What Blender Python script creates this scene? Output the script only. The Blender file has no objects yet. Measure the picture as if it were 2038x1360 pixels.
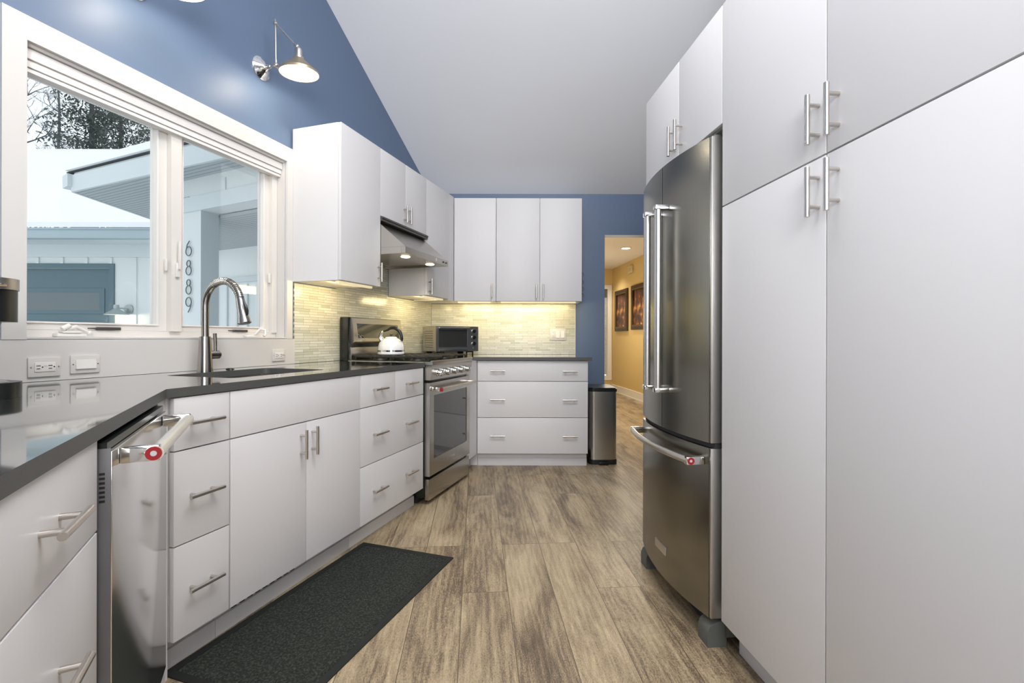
import bpy, bmesh, math, random
from mathutils import Vector, Matrix
random.seed(7)
S = bpy.context.scene
C = S.collection
PI = math.pi

# ---------------------------------------------------------------- camera
cam = bpy.data.cameras.new('camera'); camo = bpy.data.objects.new('camera', cam); C.objects.link(camo)
cam.sensor_fit = 'HORIZONTAL'; cam.sensor_width = 36.0; cam.lens = 36.0*950/2038
cam.shift_y = -8/2038; cam.clip_start = 0.02; cam.clip_end = 200
camo.location = (0, 0, 1.061)
camo.rotation_euler = (math.radians(90), math.radians(-0.14), 0)
S.camera = camo

# ---------------------------------------------------------------- view
S.view_settings.view_transform = 'Standard'
S.view_settings.look = 'None'
S.view_settings.exposure = 0.0
S.view_settings.gamma = 1.0
S.view_settings.use_curve_mapping = False

# ---------------------------------------------------------------- sky: even winter overcast
W = bpy.data.worlds.new('sky'); S.world = W; W.use_nodes = True
wn = W.node_tree.nodes; wl = W.node_tree.links
bg = wn['Background']
tc = wn.new('ShaderNodeTexCoord'); sp = wn.new('ShaderNodeSeparateXYZ'); rp = wn.new('ShaderNodeValToRGB')
wl.new(tc.outputs['Generated'], sp.inputs[0]); wl.new(sp.outputs['Z'], rp.inputs[0]); wl.new(rp.outputs[0], bg.inputs[0])
rp.color_ramp.elements[0].position = 0.0; rp.color_ramp.elements[0].color = (.86, .90, .94, 1)
rp.color_ramp.elements[1].position = 0.8; rp.color_ramp.elements[1].color = (.78, .85, .93, 1)
bg.inputs[1].default_value = 1.42

def area(name, loc, target, size, sizey, power, col):
    l = bpy.data.lights.new(name, 'AREA'); l.shape = 'RECTANGLE'; l.size = size; l.size_y = sizey
    l.energy = power; l.color = col
    o = bpy.data.objects.new(name, l); C.objects.link(o); o.location = loc
    d = Vector(target) - Vector(loc)
    o.rotation_euler = d.to_track_quat('-Z', 'Y').to_euler()
    return o
# added fill lights without fixtures: rear one imitates window daylight, others overhead and upward
area('rear_fill_light', (0.2, -2.35, 1.6), (0.0, 1.4, 0.7), 2.6, 1.8, 54, (1.0, .965, .93))
area('overhead_fill_light', (0.45, 0.8, 3.6), (0.2, 1.0, 0.0), 1.5, 1.5, 84, (1.0, .985, .97))
area('ceiling_fill_uplight', (-0.2, -1.0, 2.1), (0.0, 1.0, 3.9), 1.6, 1.2, 96, (.97, .98, 1.0))

# ---------------------------------------------------------------- materials
MT = {}
def srgb(r, g, b):
    f = lambda c: (c/255/12.92) if c/255 <= .04045 else ((c/255+.055)/1.055)**2.4
    return (f(r), f(g), f(b), 1)
def mat(name, col, rough=.5, metal=0.0, var=0.0, vscale=20, stretch=(1,1,1), bump=0.0, bscale=200, coat=0, spec=None, aniso=0):
    m = bpy.data.materials.new(name); m.use_nodes = True; MT[name] = m
    nt = m.node_tree; n = nt.nodes; l = nt.links; b = n['Principled BSDF']
    b.inputs['Base Color'].default_value = col if len(col) == 4 else (*col, 1)
    b.inputs['Roughness'].default_value = rough; b.inputs['Metallic'].default_value = metal
    if coat: b.inputs['Coat Weight'].default_value = coat; b.inputs['Coat Roughness'].default_value = .05
    if spec is not None: b.inputs['Specular IOR Level'].default_value = spec
    t = n.new('ShaderNodeTexCoord'); mp = n.new('ShaderNodeMapping'); l.new(t.outputs['Object'], mp.inputs[0])
    mp.inputs['Scale'].default_value = stretch
    if var:
        no = n.new('ShaderNodeTexNoise'); no.inputs['Scale'].default_value = vscale; no.inputs['Detail'].default_value = 4
        l.new(mp.outputs[0], no.inputs[0])
        mx = n.new('ShaderNodeMix'); mx.data_type = 'RGBA'; l.new(no.outputs[0], mx.inputs[0])
        c = b.inputs['Base Color'].default_value
        mx.inputs[6].default_value = (c[0]*(1-var), c[1]*(1-var), c[2]*(1-var), 1)
        mx.inputs[7].default_value = (min(c[0]*(1+var),1), min(c[1]*(1+var),1), min(c[2]*(1+var),1), 1)
        l.new(mx.outputs[2], b.inputs['Base Color'])
    if bump:
        no = n.new('ShaderNodeTexNoise'); no.inputs['Scale'].default_value = bscale; no.inputs['Detail'].default_value = 3
        l.new(mp.outputs[0], no.inputs[0])
        bp = n.new('ShaderNodeBump'); bp.inputs['Strength'].default_value = bump; bp.inputs['Distance'].default_value = .001
        l.new(no.outputs[0], bp.inputs['Height']); l.new(bp.outputs[0], b.inputs['Normal'])
    return m
def emit(name, col, strength):
    m = bpy.data.materials.new(name); m.use_nodes = True; MT[name] = m
    b = m.node_tree.nodes['Principled BSDF']; b.inputs['Base Color'].default_value = (*col, 1)
    b.inputs['Emission Color'].default_value = (*col, 1); b.inputs['Emission Strength'].default_value = strength
    return m

mat('cabinet_white', (.685, .672, .675), .42, var=.015, vscale=3)
mat('cabinet_box', (.61, .60, .60), .4, var=.02, vscale=5)
mat('trim_white', (.66, .635, .605), .4, var=.015, vscale=4)
mat('vinyl_white', (.72, .69, .65), .35, var=.015, vscale=4)
mat('shade_white', (.80, .77, .74), .6, var=.02)
mat('blue_wall', (.115, .168, .265), .46, var=.03, vscale=2.5, bump=.12, bscale=90)
mat('ceiling_white', (.82, .83, .86), .8, var=.01, vscale=3, bump=.1, bscale=80)
mat('yellow_wall', (.60, .45, .19), .55, var=.03, vscale=3, bump=.1, bscale=90)
mat('hall_white', (.75, .72, .66), .6, var=.02)
mat('rear_wall_paint', (.33, .31, .27), .7, var=.04, vscale=2)
mat('nickel', (.60, .56, .52), .30, 1, var=.06, vscale=60, stretch=(1,1,6))
mat('faucet_nickel', (.40, .375, .345), .22, 1, var=.06, vscale=60, stretch=(1,1,6))
mat('quartz_edge', (.075, .076, .072), .5, var=.25, vscale=350)
mat('porch_siding_lifted', (.80, .84, .83), .7, var=.02)  # siding colour lightened to offset the shade inside the porch recess
mat('chrome', (.80, .80, .80), .07, 1, var=.03)
mat('polished_steel', (.78, .77, .76), .16, 1, var=.04, vscale=8, stretch=(1,1,.3))
mat('steel', (.52, .495, .45), .27, 1, var=.07, vscale=90, stretch=(.03,1,1), bump=.05, bscale=400)
mat('fridge_steel', (.245, .238, .21), .24, 1, var=.07, vscale=90, stretch=(1,1,.02), bump=.04, bscale=400)
mat('steel_rim', (.58, .56, .54), .33, 1, var=.04, vscale=40)
mat('can_steel', (.58, .57, .53), .28, 1, var=.07, vscale=90, stretch=(1,1,.02))
mat('cream_steel', (.78, .75, .68), .35, .7, var=.03)
mat('black_plastic', (.012, .014, .014), .28, var=.2)
mat('black_enamel', (.010, .012, .010), .18, var=.2)
mat('dark_gap', (.02, .02, .02), .7, var=.2)
mat('cast_iron', (.022, .021, .018), .45, var=.3, vscale=60, bump=.3)
mat('oven_glass', (.035, .036, .033), .05, var=.1, coat=.6)
mat('grey_plastic', (.10, .105, .095), .5, var=.1)
mat('dark_grey_trim', (.16, .16, .17), .35, .5, var=.1)
mat('quartz', (.035, .036, .035), .05, var=.35, vscale=350, coat=1)
MT['quartz'].node_tree.nodes['Principled BSDF'].inputs['IOR'].default_value = 1.6
MT['quartz'].node_tree.nodes['Principled BSDF'].inputs['Coat IOR'].default_value = 1.5
mat('white_enamel', (.82, .82, .82), .12, var=.01, coat=.5)
mat('plate_white', (.66, .63, .59), .3, var=.01)
mat('device_white', (.76, .74, .70), .25, var=.01)
mat('red_badge', (.32, .012, .018), .3, var=.05)
mat('latch_grey', (.12, .11, .10), .4, .6, var=.1)
mat('snow', (.93, .94, .95), .9, var=.02, vscale=2, bump=.2, bscale=6)
mat('siding', (.70, .74, .73), .7, var=.02, vscale=6)
mat('siding_fascia', (.64, .69, .70), .6, var=.02)
mat('gutter_metal', (.38, .46, .49), .45, var=.03)
mat('garage_grey_blue', (.115, .175, .20), .6, var=.05, vscale=12)
mat('garage_panel', (.16, .19, .20), .6, var=.15, vscale=180)
mat('shingle', (.05, .055, .06), .9, var=.3, vscale=60)
mat('galvanised', (.42, .47, .47), .45, .5, var=.06)
mat('number_metal', (.16, .18, .19), .4, .6, var=.1)
mat('bark', (.10, .10, .105), .9, var=.4, vscale=20, bump=.6, bscale=60)
mat('needle', (.075, .092, .08), .8, var=.5, vscale=6)
mat('brass_dark', (.20, .13, .05), .35, .8, var=.3, vscale=60)
mat('picture_frame', (.045, .022, .010), .35, var=.3, vscale=40)
mat('sensor_cream', (.60, .50, .28), .4)
mat('letter_silver', (.75, .75, .77), .3, .6)
mat('sconce_interior', (.9, .88, .82), .5)
mat('curtain', (.40, .41, .42), .8, var=.5, vscale=45)
mat('tan_paint', (.50, .40, .25), .6)
emit('bulb_glow', (1.0, .90, .72), 26)
emit('small_bulb_glow', (1.0, .86, .6), 14)
emit('led_warm', (1.0, .86, .56), .55)
emit('downlight_glow', (1.0, .93, .8), 12)

def brush(m, strength=.35):
    b = m.node_tree.nodes['Principled BSDF']; b.inputs['Anisotropic'].default_value = strength
brush(MT['fridge_steel'], .5); brush(MT['steel'], .4); brush(MT['can_steel'], .4)

def glass_mat(name, tint):
    m = bpy.data.materials.new(name); m.use_nodes = True; MT[name] = m
    n = m.node_tree.nodes; l = m.node_tree.links; n.remove(n['Principled BSDF'])
    tr = n.new('ShaderNodeBsdfTransparent'); gl = n.new('ShaderNodeBsdfGlossy'); mx = n.new('ShaderNodeMixShader'); fr = n.new('ShaderNodeFresnel')
    tr.inputs[0].default_value = (*tint, 1); gl.inputs['Roughness'].default_value = .01; fr.inputs[0].default_value = 1.3
    l.new(fr.outputs[0], mx.inputs[0]); l.new(tr.outputs[0], mx.inputs[1]); l.new(gl.outputs[0], mx.inputs[2])
    l.new(mx.outputs[0], n['Material Output'].inputs[0]); return m
glass_mat('window_glass', (.965, .985, .985))

def floor_material():
    m = bpy.data.materials.new('oak_laminate'); m.use_nodes = True; MT['oak_laminate'] = m
    nt = m.node_tree; n = nt.nodes; l = nt.links; b = n['Principled BSDF']
    t = n.new('ShaderNodeTexCoord')
    def dot(v):
        d = n.new('ShaderNodeVectorMath'); d.operation = 'DOT_PRODUCT'; l.new(t.outputs['Object'], d.inputs[0]); d.inputs[1].default_value = v; return d.outputs['Value']
    def mth(op, a, bb=None, cl=False):
        q = n.new('ShaderNodeMath'); q.operation = op; q.use_clamp = cl
        for i, v in enumerate((a, bb)):
            if v is None: continue
            if isinstance(v, (int, float)): q.inputs[i].default_value = v
            else: l.new(v, q.inputs[i])
        return q.outputs[0]
    def comb(x, y, z=0):
        q = n.new('ShaderNodeCombineXYZ')
        for i, v in enumerate((x, y, z)):
            if isinstance(v, (int, float)): q.inputs[i].default_value = v
            else: l.new(v, q.inputs[i])
        return q.outputs[0]
    u = dot((-.075, .997, 0)); v = dot((.997, .075, 0))
    br = n.new('ShaderNodeTexBrick'); l.new(comb(u, mth('ADD', v, .055)), br.inputs[0])
    br.inputs['Scale'].default_value = 1; br.inputs['Brick Width'].default_value = 1.22; br.inputs['Row Height'].default_value = .19
    br.inputs['Mortar Size'].default_value = .0016; br.inputs['Mortar Smooth'].default_value = .3; br.offset = .37; br.offset_frequency = 3
    br.inputs['Color1'].default_value = (0,0,0,1); br.inputs['Color2'].default_value = (1,1,1,1); br.inputs['Mortar'].default_value = (.5,.5,.5,1)
    rnd = br.outputs['Color']
    sep = n.new('ShaderNodeSeparateColor'); l.new(rnd, sep.inputs[0]); r = sep.outputs[0]
    off = mth('MULTIPLY', r, 37.0)
    # long cathedral figure
    w = n.new('ShaderNodeTexNoise'); w.inputs['Scale'].default_value = 1; w.inputs['Detail'].default_value = 6; w.inputs['Roughness'].default_value = .62; w.inputs['Distortion'].default_value = 1.1
    l.new(comb(mth('MULTIPLY', u, 1.5), mth('MULTIPLY', v, 6.0), off), w.inputs[0])
    f = n.new('ShaderNodeTexNoise'); f.inputs['Scale'].default_value = 1; f.inputs['Detail'].default_value = 5; f.inputs['Roughness'].default_value = .7
    l.new(comb(mth('MULTIPLY', u, 9.0), mth('MULTIPLY', v, 170.0), off), f.inputs[0])
    wv = n.new('ShaderNodeTexWave'); wv.wave_type = 'BANDS'; wv.bands_direction = 'Y'
    wv.inputs['Scale'].default_value = 5.0; wv.inputs['Distortion'].default_value = 9; wv.inputs['Detail'].default_value = 3; wv.inputs['Detail Scale'].default_value = 1.2
    l.new(comb(mth('MULTIPLY', u, .55), mth('MULTIPLY', v, 2.2), off), wv.inputs[0])
    tck = n.new('ShaderNodeTexNoise'); tck.inputs['Scale'].default_value = 1; tck.inputs['Detail'].default_value = 2
    l.new(comb(mth('MULTIPLY', u, 150.0), mth('MULTIPLY', v, 260.0), off), tck.inputs[0])
    g = mth('ADD', mth('MULTIPLY', w.outputs[0], .62), mth('MULTIPLY', f.outputs[0], .28))
    g = mth('ADD', g, mth('MULTIPLY', wv.outputs[0], .05))
    g = mth('ADD', g, mth('MULTIPLY', tck.outputs[0], .30))
    g = mth('ADD', g, mth('MULTIPLY', mth('SUBTRACT', r, .5), .10))
    cr = n.new('ShaderNodeValToRGB'); l.new(g, cr.inputs[0])
    e = cr.color_ramp.elements; e[0].position = .40; e[0].color = srgb(74, 62, 48); e[1].position = .80; e[1].color = srgb(196, 178, 146)
    for p, c in ((.52, srgb(112, 96, 78)), (.60, srgb(150, 132, 105)), (.69, srgb(174, 156, 126))):
        q = e.new(p); q.color = c
    mm = n.new('ShaderNodeMix'); mm.data_type = 'RGBA'; l.new(br.outputs['Fac'], mm.inputs[0]); l.new(cr.outputs[0], mm.inputs[6]); mm.inputs[7].default_value = srgb(92, 76, 62)
    l.new(mm.outputs[2], b.inputs['Base Color']); b.inputs['Roughness'].default_value = .38
    bp = n.new('ShaderNodeBump'); bp.inputs['Strength'].default_value = .25; bp.inputs['Distance'].default_value = .001
    l.new(mth('SUBTRACT', f.outputs[0], br.outputs['Fac']), bp.inputs['Height']); l.new(bp.outputs[0], b.inputs['Normal'])
floor_material()

def tile_material():
    m = bpy.data.materials.new('linear_mosaic'); m.use_nodes = True; MT['linear_mosaic'] = m
    nt = m.node_tree; n = nt.nodes; l = nt.links; b = n['Principled BSDF']
    t = n.new('ShaderNodeTexCoord'); s = n.new('ShaderNodeSeparateXYZ'); l.new(t.outputs['Object'], s.inputs[0])
    c = n.new('ShaderNodeCombineXYZ'); l.new(s.outputs['X'], c.inputs[0]); l.new(s.outputs['Z'], c.inputs[1])
    br = n.new('ShaderNodeTexBrick'); l.new(c.outputs[0], br.inputs[0])
    br.inputs['Scale'].default_value = 1; br.inputs['Brick Width'].default_value = .13; br.inputs['Row Height'].default_value = .0165
    br.inputs['Mortar Size'].default_value = .0009; br.offset = .43; br.offset_frequency = 2; br.squash = .6; br.squash_frequency = 3
    br.inputs['Color1'].default_value = (0,0,0,1); br.inputs['Color2'].default_value = (1,1,1,1); br.inputs['Mortar'].default_value = (.4,.4,.4,1)
    cr = n.new('ShaderNodeValToRGB'); l.new(br.outputs['Color'], cr.inputs[0]); cr.color_ramp.interpolation = 'LINEAR'
    e = cr.color_ramp.elements; e[0].color = srgb(186, 188, 170); e[1].position = 1; e[1].color = srgb(226, 224, 216)
    for p, cc in ((.25, srgb(204, 206, 192)), (.5, srgb(214, 214, 202)), (.75, srgb(204, 204, 188))):
        q = e.new(p); q.color = cc
    mm = n.new('ShaderNodeMix'); mm.data_type = 'RGBA'; l.new(br.outputs['Fac'], mm.inputs[0]); l.new(cr.outputs[0], mm.inputs[6]); mm.inputs[7].default_value = srgb(150, 148, 128)
    l.new(mm.outputs[2], b.inputs['Base Color']); b.inputs['Roughness'].default_value = .16
    ad = n.new('ShaderNodeMath'); ad.operation = 'SUBTRACT'; sp2 = n.new('ShaderNodeSeparateColor'); l.new(br.outputs['Color'], sp2.inputs[0])
    l.new(sp2.outputs[0], ad.inputs[0]); l.new(br.outputs['Fac'], ad.inputs[1])
    bp = n.new('ShaderNodeBump'); bp.inputs['Strength'].default_value = .35; bp.inputs['Distance'].default_value = .0015
    l.new(ad.outputs[0], bp.inputs['Height']); l.new(bp.outputs[0], b.inputs['Normal'])
tile_material()

def mat_fabric():
    m = mat('mat_pile', (.020, .024, .016), .95, var=1.0, vscale=130, bump=1.0, bscale=200)
    no = [q for q in m.node_tree.nodes if q.type == 'TEX_NOISE'][0]; mx = [q for q in m.node_tree.nodes if q.type == 'MIX'][0]
    rp_ = m.node_tree.nodes.new('ShaderNodeValToRGB'); rp_.color_ramp.elements[0].position = .47; rp_.color_ramp.elements[1].position = .72
    m.node_tree.links.new(no.outputs[0], rp_.inputs[0]); m.node_tree.links.new(rp_.outputs[0], mx.inputs[0])
    mx.inputs[7].default_value = (.050, .057, .044, 1); mx.inputs[6].default_value = (.008, .010, .007, 1)
mat_fabric()
mat('mat_border', (.006, .008, .0055), .7, var=.2, vscale=40)

def soffit_material():
    m = mat('soffit', (.33, .38, .39), .7)
    nt = m.node_tree; n = nt.nodes; l = nt.links; b = n['Principled BSDF']
    t = n.new('ShaderNodeTexCoord'); w = n.new('ShaderNodeTexWave'); w.inputs['Scale'].default_value = 6.5; w.bands_direction = 'Y'; w.wave_profile = 'SAW'
    l.new(t.outputs['Object'], w.inputs[0])
    cr = n.new('ShaderNodeValToRGB'); l.new(w.outputs[0], cr.inputs[0]); cr.color_ramp.elements[0].color = (.12, .15, .16, 1)
    cr.color_ramp.elements[1].position = .25; cr.color_ramp.elements[1].color = (.45, .49, .50, 1); l.new(cr.outputs[0], b.inputs['Base Color'])
soffit_material()

def artwork_material():
    m = mat('artwork', (.12, .05, .02), .3)
    nt = m.node_tree; n = nt.nodes; l = nt.links; b = n['Principled BSDF']
    t = n.new('ShaderNodeTexCoord'); w = n.new('ShaderNodeTexNoise'); w.inputs['Scale'].default_value = 7; w.inputs['Detail'].default_value = 3
    l.new(t.outputs['Object'], w.inputs[0])
    cr = n.new('ShaderNodeValToRGB'); l.new(w.outputs[0], cr.inputs[0]); e = cr.color_ramp.elements
    e[0].position = .42; e[0].color = (.05, .022, .012, 1); e[1].position = .72; e[1].color = (.75, .40, .08, 1)
    q = e.new(.55); q.color = (.16, .05, .015, 1)
    l.new(cr.outputs[0], b.inputs['Base Color'])
artwork_material()

# ---------------------------------------------------------------- mesh helpers
class MB:
    def __init__(s): s.bm = bmesh.new()
    def box(s, x0, x1, y0, y1, z0, z1, bev=0, seg=2):
        if x0 > x1: x0, x1 = x1, x0
        if y0 > y1: y0, y1 = y1, y0
        if z0 > z1: z0, z1 = z1, z0
        v = [s.bm.verts.new(p) for p in ((x0,y0,z0),(x1,y0,z0),(x1,y1,z0),(x0,y1,z0),(x0,y0,z1),(x1,y0,z1),(x1,y1,z1),(x0,y1,z1))]
        fs = [s.bm.faces.new([v[i] for i in f]) for f in ((3,2,1,0),(4,5,6,7),(0,1,5,4),(1,2,6,5),(2,3,7,6),(3,0,4,7))]
        if bev:
            bmesh.ops.bevel(s.bm, geom=list({e for f in fs for e in f.edges}), offset=bev, segments=seg, affect='EDGES', profile=.6)
        return s
    def frame(s, p0, p1, up=None):
        d = (p1-p0).normalized(); a = Vector((0,0,1)) if abs(d.z) < .95 else Vector((1,0,0))
        x = d.cross(a).normalized(); return x, d.cross(x).normalized()
    def cyl(s, p0, p1, r0, r1=None, seg=20, cap=True):
        return s.tube([p0, p1], [r0, r0 if r1 is None else r1], seg, cap)
    def tube(s, pts, r, seg=12, cap=True):
        pts = [Vector(p) for p in pts]; n = len(pts)
        rs = r if isinstance(r, (list, tuple)) else [r]*n
        rings = []; px = None
        for i, p in enumerate(pts):
            t = (pts[min(i+1, n-1)] - pts[max(i-1, 0)]).normalized()
            if px is None:
                a = Vector((0,0,1)) if abs(t.z) < .95 else Vector((1,0,0)); px = t.cross(a).normalized()
            else:
                px = (px - t*px.dot(t)).normalized()
            y = t.cross(px)
            rings.append([s.bm.verts.new(p + (px*math.cos(2*PI*k/seg) + y*math.sin(2*PI*k/seg))*rs[i]) for k in range(seg)])
        for i in range(n-1):
            for k in range(seg):
                s.bm.faces.new((rings[i][k], rings[i][(k+1) % seg], rings[i+1][(k+1) % seg], rings[i+1][k]))
        if cap:
            s.bm.faces.new(list(reversed(rings[0]))); s.bm.faces.new(rings[-1])
        return s
    def lathe(s, prof, c=(0,0,0), axis=(0,0,1), seg=32):
        c = Vector(c); az = Vector(axis).normalized(); a = Vector((1,0,0)) if abs(az.x) < .9 else Vector((0,1,0))
        ax = (a - az*a.dot(az)).normalized(); ay = az.cross(ax); rings = []
        for r, z in prof:
            if r < 1e-5: rings.append([s.bm.verts.new(c + az*z)])
            else: rings.append([s.bm.verts.new(c + az*z + (ax*math.cos(2*PI*k/seg) + ay*math.sin(2*PI*k/seg))*r) for k in range(seg)])
        for i in range(len(rings)-1):
            A, B = rings[i], rings[i+1]
            for k in range(seg):
                j = (k+1) % seg
                if len(A) == 1 and len(B) == 1: continue
                if len(A) == 1: s.bm.faces.new((A[0], B[j], B[k]))
                elif len(B) == 1: s.bm.faces.new((A[k], A[j], B[0]))
                else: s.bm.faces.new((A[k], A[j], B[j], B[k]))
        return s
    def prism(s, poly, lo, hi, ax='z'):
        f = {'z': lambda a, b, h: (a, b, h), 'y': lambda a, b, h: (a, h, b), 'x': lambda a, b, h: (h, a, b)}[ax]
        L = [s.bm.verts.new(f(a, b, lo)) for a, b in poly]; H = [s.bm.verts.new(f(a, b, hi)) for a, b in poly]
        n = len(poly); s.bm.faces.new(L); s.bm.faces.new(list(reversed(H)))
        for i in range(n): s.bm.faces.new((L[i], H[i], H[(i+1) % n], L[(i+1) % n]))
        return s
    def plate(s, outer, holes, lo, hi, ax='z'):
        f = {'z': lambda a, b, h: (a, b, h), 'y': lambda a, b, h: (a, h, b), 'x': lambda a, b, h: (h, a, b)}[ax]
        loops = [outer] + list(holes)
        for h in (lo, hi):
            es = []; vl = []
            for lp in loops:
                vs = [s.bm.verts.new(f(a, b, h)) for a, b in lp]; vl.append(vs)
                es += [s.bm.edges.new((vs[i], vs[(i+1) % len(vs)])) for i in range(len(vs))]
            bmesh.ops.triangle_fill(s.bm, use_beauty=True, use_dissolve=False, edges=es)
            if h == lo: low = vl
            else:
                for A, B in zip(low, vl):
                    for i in range(len(A)):
                        j = (i+1) % len(A); s.bm.faces.new((A[i], A[j], B[j], B[i]))
        return s
    def ball(s, c, r, sub=2, sc=(1,1,1)):
        res = bmesh.ops.create_icosphere(s.bm, subdivisions=sub, radius=r)
        for v in res['verts']: v.co = Vector((v.co.x*sc[0], v.co.y*sc[1], v.co.z*sc[2])) + Vector(c)
        return s
    def build(s, name, m, parent=None, smooth=True, loc=None, ang=35):
        bmesh.ops.recalc_face_normals(s.bm, faces=s.bm.faces)
        me = bpy.data.meshes.new(name); s.bm.to_mesh(me); s.bm.free()
        me.materials.append(MT[m] if isinstance(m, str) else m)
        if smooth:
            me.polygons.foreach_set('use_smooth', [True]*len(me.polygons))
            me.set_sharp_from_angle(angle=math.radians(ang))
        o = bpy.data.objects.new(name, me); C.objects.link(o)
        if parent: o.parent = parent
        if loc: o.location = loc
        return o

def tag(o, label=None, cat=None, group=None, kind=None):
    if label: o['label'] = label
    if cat: o['category'] = cat
    if group: o['group'] = group
    if kind: o['kind'] = kind
    return o
def empty(name, loc=(0,0,0), rz=0, label=None, cat=None, group=None, kind=None):
    o = bpy.data.objects.new(name, None); C.objects.link(o); o.empty_display_size = .05
    o.location = loc; o.rotation_euler = (0, 0, rz); return tag(o, label, cat, group, kind)
def children(o): return [c for c in bpy.data.objects if c.parent == o]
def copy_tree(o, parent=None, loc=None):
    c = o.copy(); C.objects.link(c)
    if parent: c.parent = parent
    if loc: c.location = loc
    for ch in children(o): copy_tree(ch, c)
    return c
def text(name, s, size, m, parent, mtx, depth=.0006):
    cu = bpy.data.curves.new(name, 'FONT'); cu.body = s; cu.size = size; cu.extrude = depth; cu.align_x = 'CENTER'; cu.align_y = 'CENTER'
    t = bpy.data.objects.new(name, cu); C.objects.link(t)
    dg = bpy.context.evaluated_depsgraph_get(); me = bpy.data.meshes.new_from_object(t.evaluated_get(dg))
    bpy.data.objects.remove(t); bpy.data.curves.remove(cu)
    me.materials.clear(); me.materials.append(MT[m])
    o = bpy.data.objects.new(name, me); C.objects.link(o)
    if parent: o.parent = parent
    o.matrix_local = mtx
    return o

# wall frames. Each: origin fixed, ex runs along the wall left-to-right seen from the room, ey runs into the wall
class Fr:
    def __init__(s, ex): s.ex = Vector((ex[0], ex[1], 0)).normalized(); s.ey = Vector((-s.ex.y, s.ex.x, 0)); s.ang = math.atan2(s.ex.y, s.ex.x)
    def p(s, a, n, z=0):   # a along the wall, n = distance of the plane towards the room
        q = s.ex*a - s.ey*n; return (q.x, q.y, z)
FL = Fr((.3047, .9524)); FN = Fr((-.4577, .8891)); FR = Fr((.0953, -.9954)); FB = Fr((1, 0))
# ================================================================ ROOM SHELL
ZC = lambda y: 2.415 + .60*(4.5 - y)
RIDGE_Y = 1.4
def zceil(y): return ZC(y) if y > RIDGE_Y else ZC(RIDGE_Y) - .45*(RIDGE_Y - y)

fl = MB().prism([(-1.95, 1.2), (-.30, -2.75), (2.75, -2.75), (2.75, 4.6), (3.3, 4.6), (3.3, 9.9), (.60, 9.9), (.60, 4.8), (-.95, 4.8)], -.05, 0).build('floor', 'oak_laminate', smooth=False)
tag(fl, kind='structure')
c = MB().prism([(-2.75, zceil(-2.75)), (RIDGE_Y, ZC(RIDGE_Y)), (4.62, ZC(4.62)), (4.62, ZC(4.62)+.12), (RIDGE_Y, ZC(RIDGE_Y)+.12), (-2.75, zceil(-2.75)+.12)], -2.2, 2.9, 'x').build('ceiling', 'ceiling_white', smooth=False)
tag(c, kind='structure')
# left (window) wall, in its own frame: x along, y into the wall
NW = -2.10
wl_ = empty('wall_left', FL.p(0, NW, 0), FL.ang, kind='structure')
yz = lambda s: .3047*2.10 + .9524*s
s0, s1 = .72, 4.15; sr = (RIDGE_Y - .64)/.9524
MB().plate([(s0, -.05), (s1, -.05), (s1, ZC(yz(s1))+.06), (sr if sr > s0 else s0+.01, ZC(max(yz(sr), RIDGE_Y))+.06), (s0, zceil(yz(s0))+.06)],
           [[(1.02, 1.05), (2.237, 1.05), (2.237, 2.08), (1.02, 2.08)]], 0, .13, 'y').build('wall_panel', 'blue_wall', wl_, smooth=False)
# near-left wall behind the angled counter run
wn_ = empty('wall_near_left', FN.p(0, -.90, 0), FN.ang, kind='structure')
MB().box(-1.0, 2.11, 0, .13, -.05, 4.2).build('wall_panel', 'blue_wall', wn_, smooth=False)
# back wall with doorway
wb = MB().plate([(-.95, 0), (.872, 0), (.872, 2.03), (1.80, 2.03), (1.80, 0), (2.75, 0), (2.75, ZC(4.5)+.05), (-.95, ZC(4.5)+.05)], [], 4.5, 4.62, 'y').build('wall_back', 'blue_wall', smooth=False)
tag(wb, kind='structure')
MB().box(2.48, 2.60, 2.30, 4.5, -.05, 3.9).build('wall_right', 'blue_wall', smooth=False)['kind'] = 'structure'
o = MB().prism([(1.475, .35), (1.605, .35), (1.605, 2.30), (2.60, 2.30), (2.60, 2.42), (1.275, 2.42), (1.275, 2.36), (1.475, 2.30)], -.05, 4.3).build('wall_alcove', 'blue_wall', smooth=False); o['kind'] = 'structure'
MB().box(2.55, 2.67, -2.75, 2.3, -.05, 4.4).build('wall_living_right', 'rear_wall_paint', smooth=False)['kind'] = 'structure'
o = MB().plate([(-2.2, -.05), (2.7, -.05), (2.7, 4.4), (-2.2, 4.4)], [[(-1.1, .7), (1.6, .7), (1.6, 2.5), (-1.1, 2.5)]], -2.75, -2.63, 'y').build('wall_rear', 'rear_wall_paint', smooth=False); o['kind'] = 'structure'
wr = empty('window_2', (0, -2.69, 0), kind='structure')  # unseen window, added to give the rear fill light a source
m = MB(); m.box(-1.1, 1.6, -.03, .03, .7, .76); m.box(-1.1, 1.6, -.03, .03, 2.44, 2.5)
for x in (-1.1, -.24, .62, 1.54): m.box(x, x+.06, -.03, .03, .76, 2.44)
m.build('window_frame', 'trim_white', wr, smooth=False)

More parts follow.
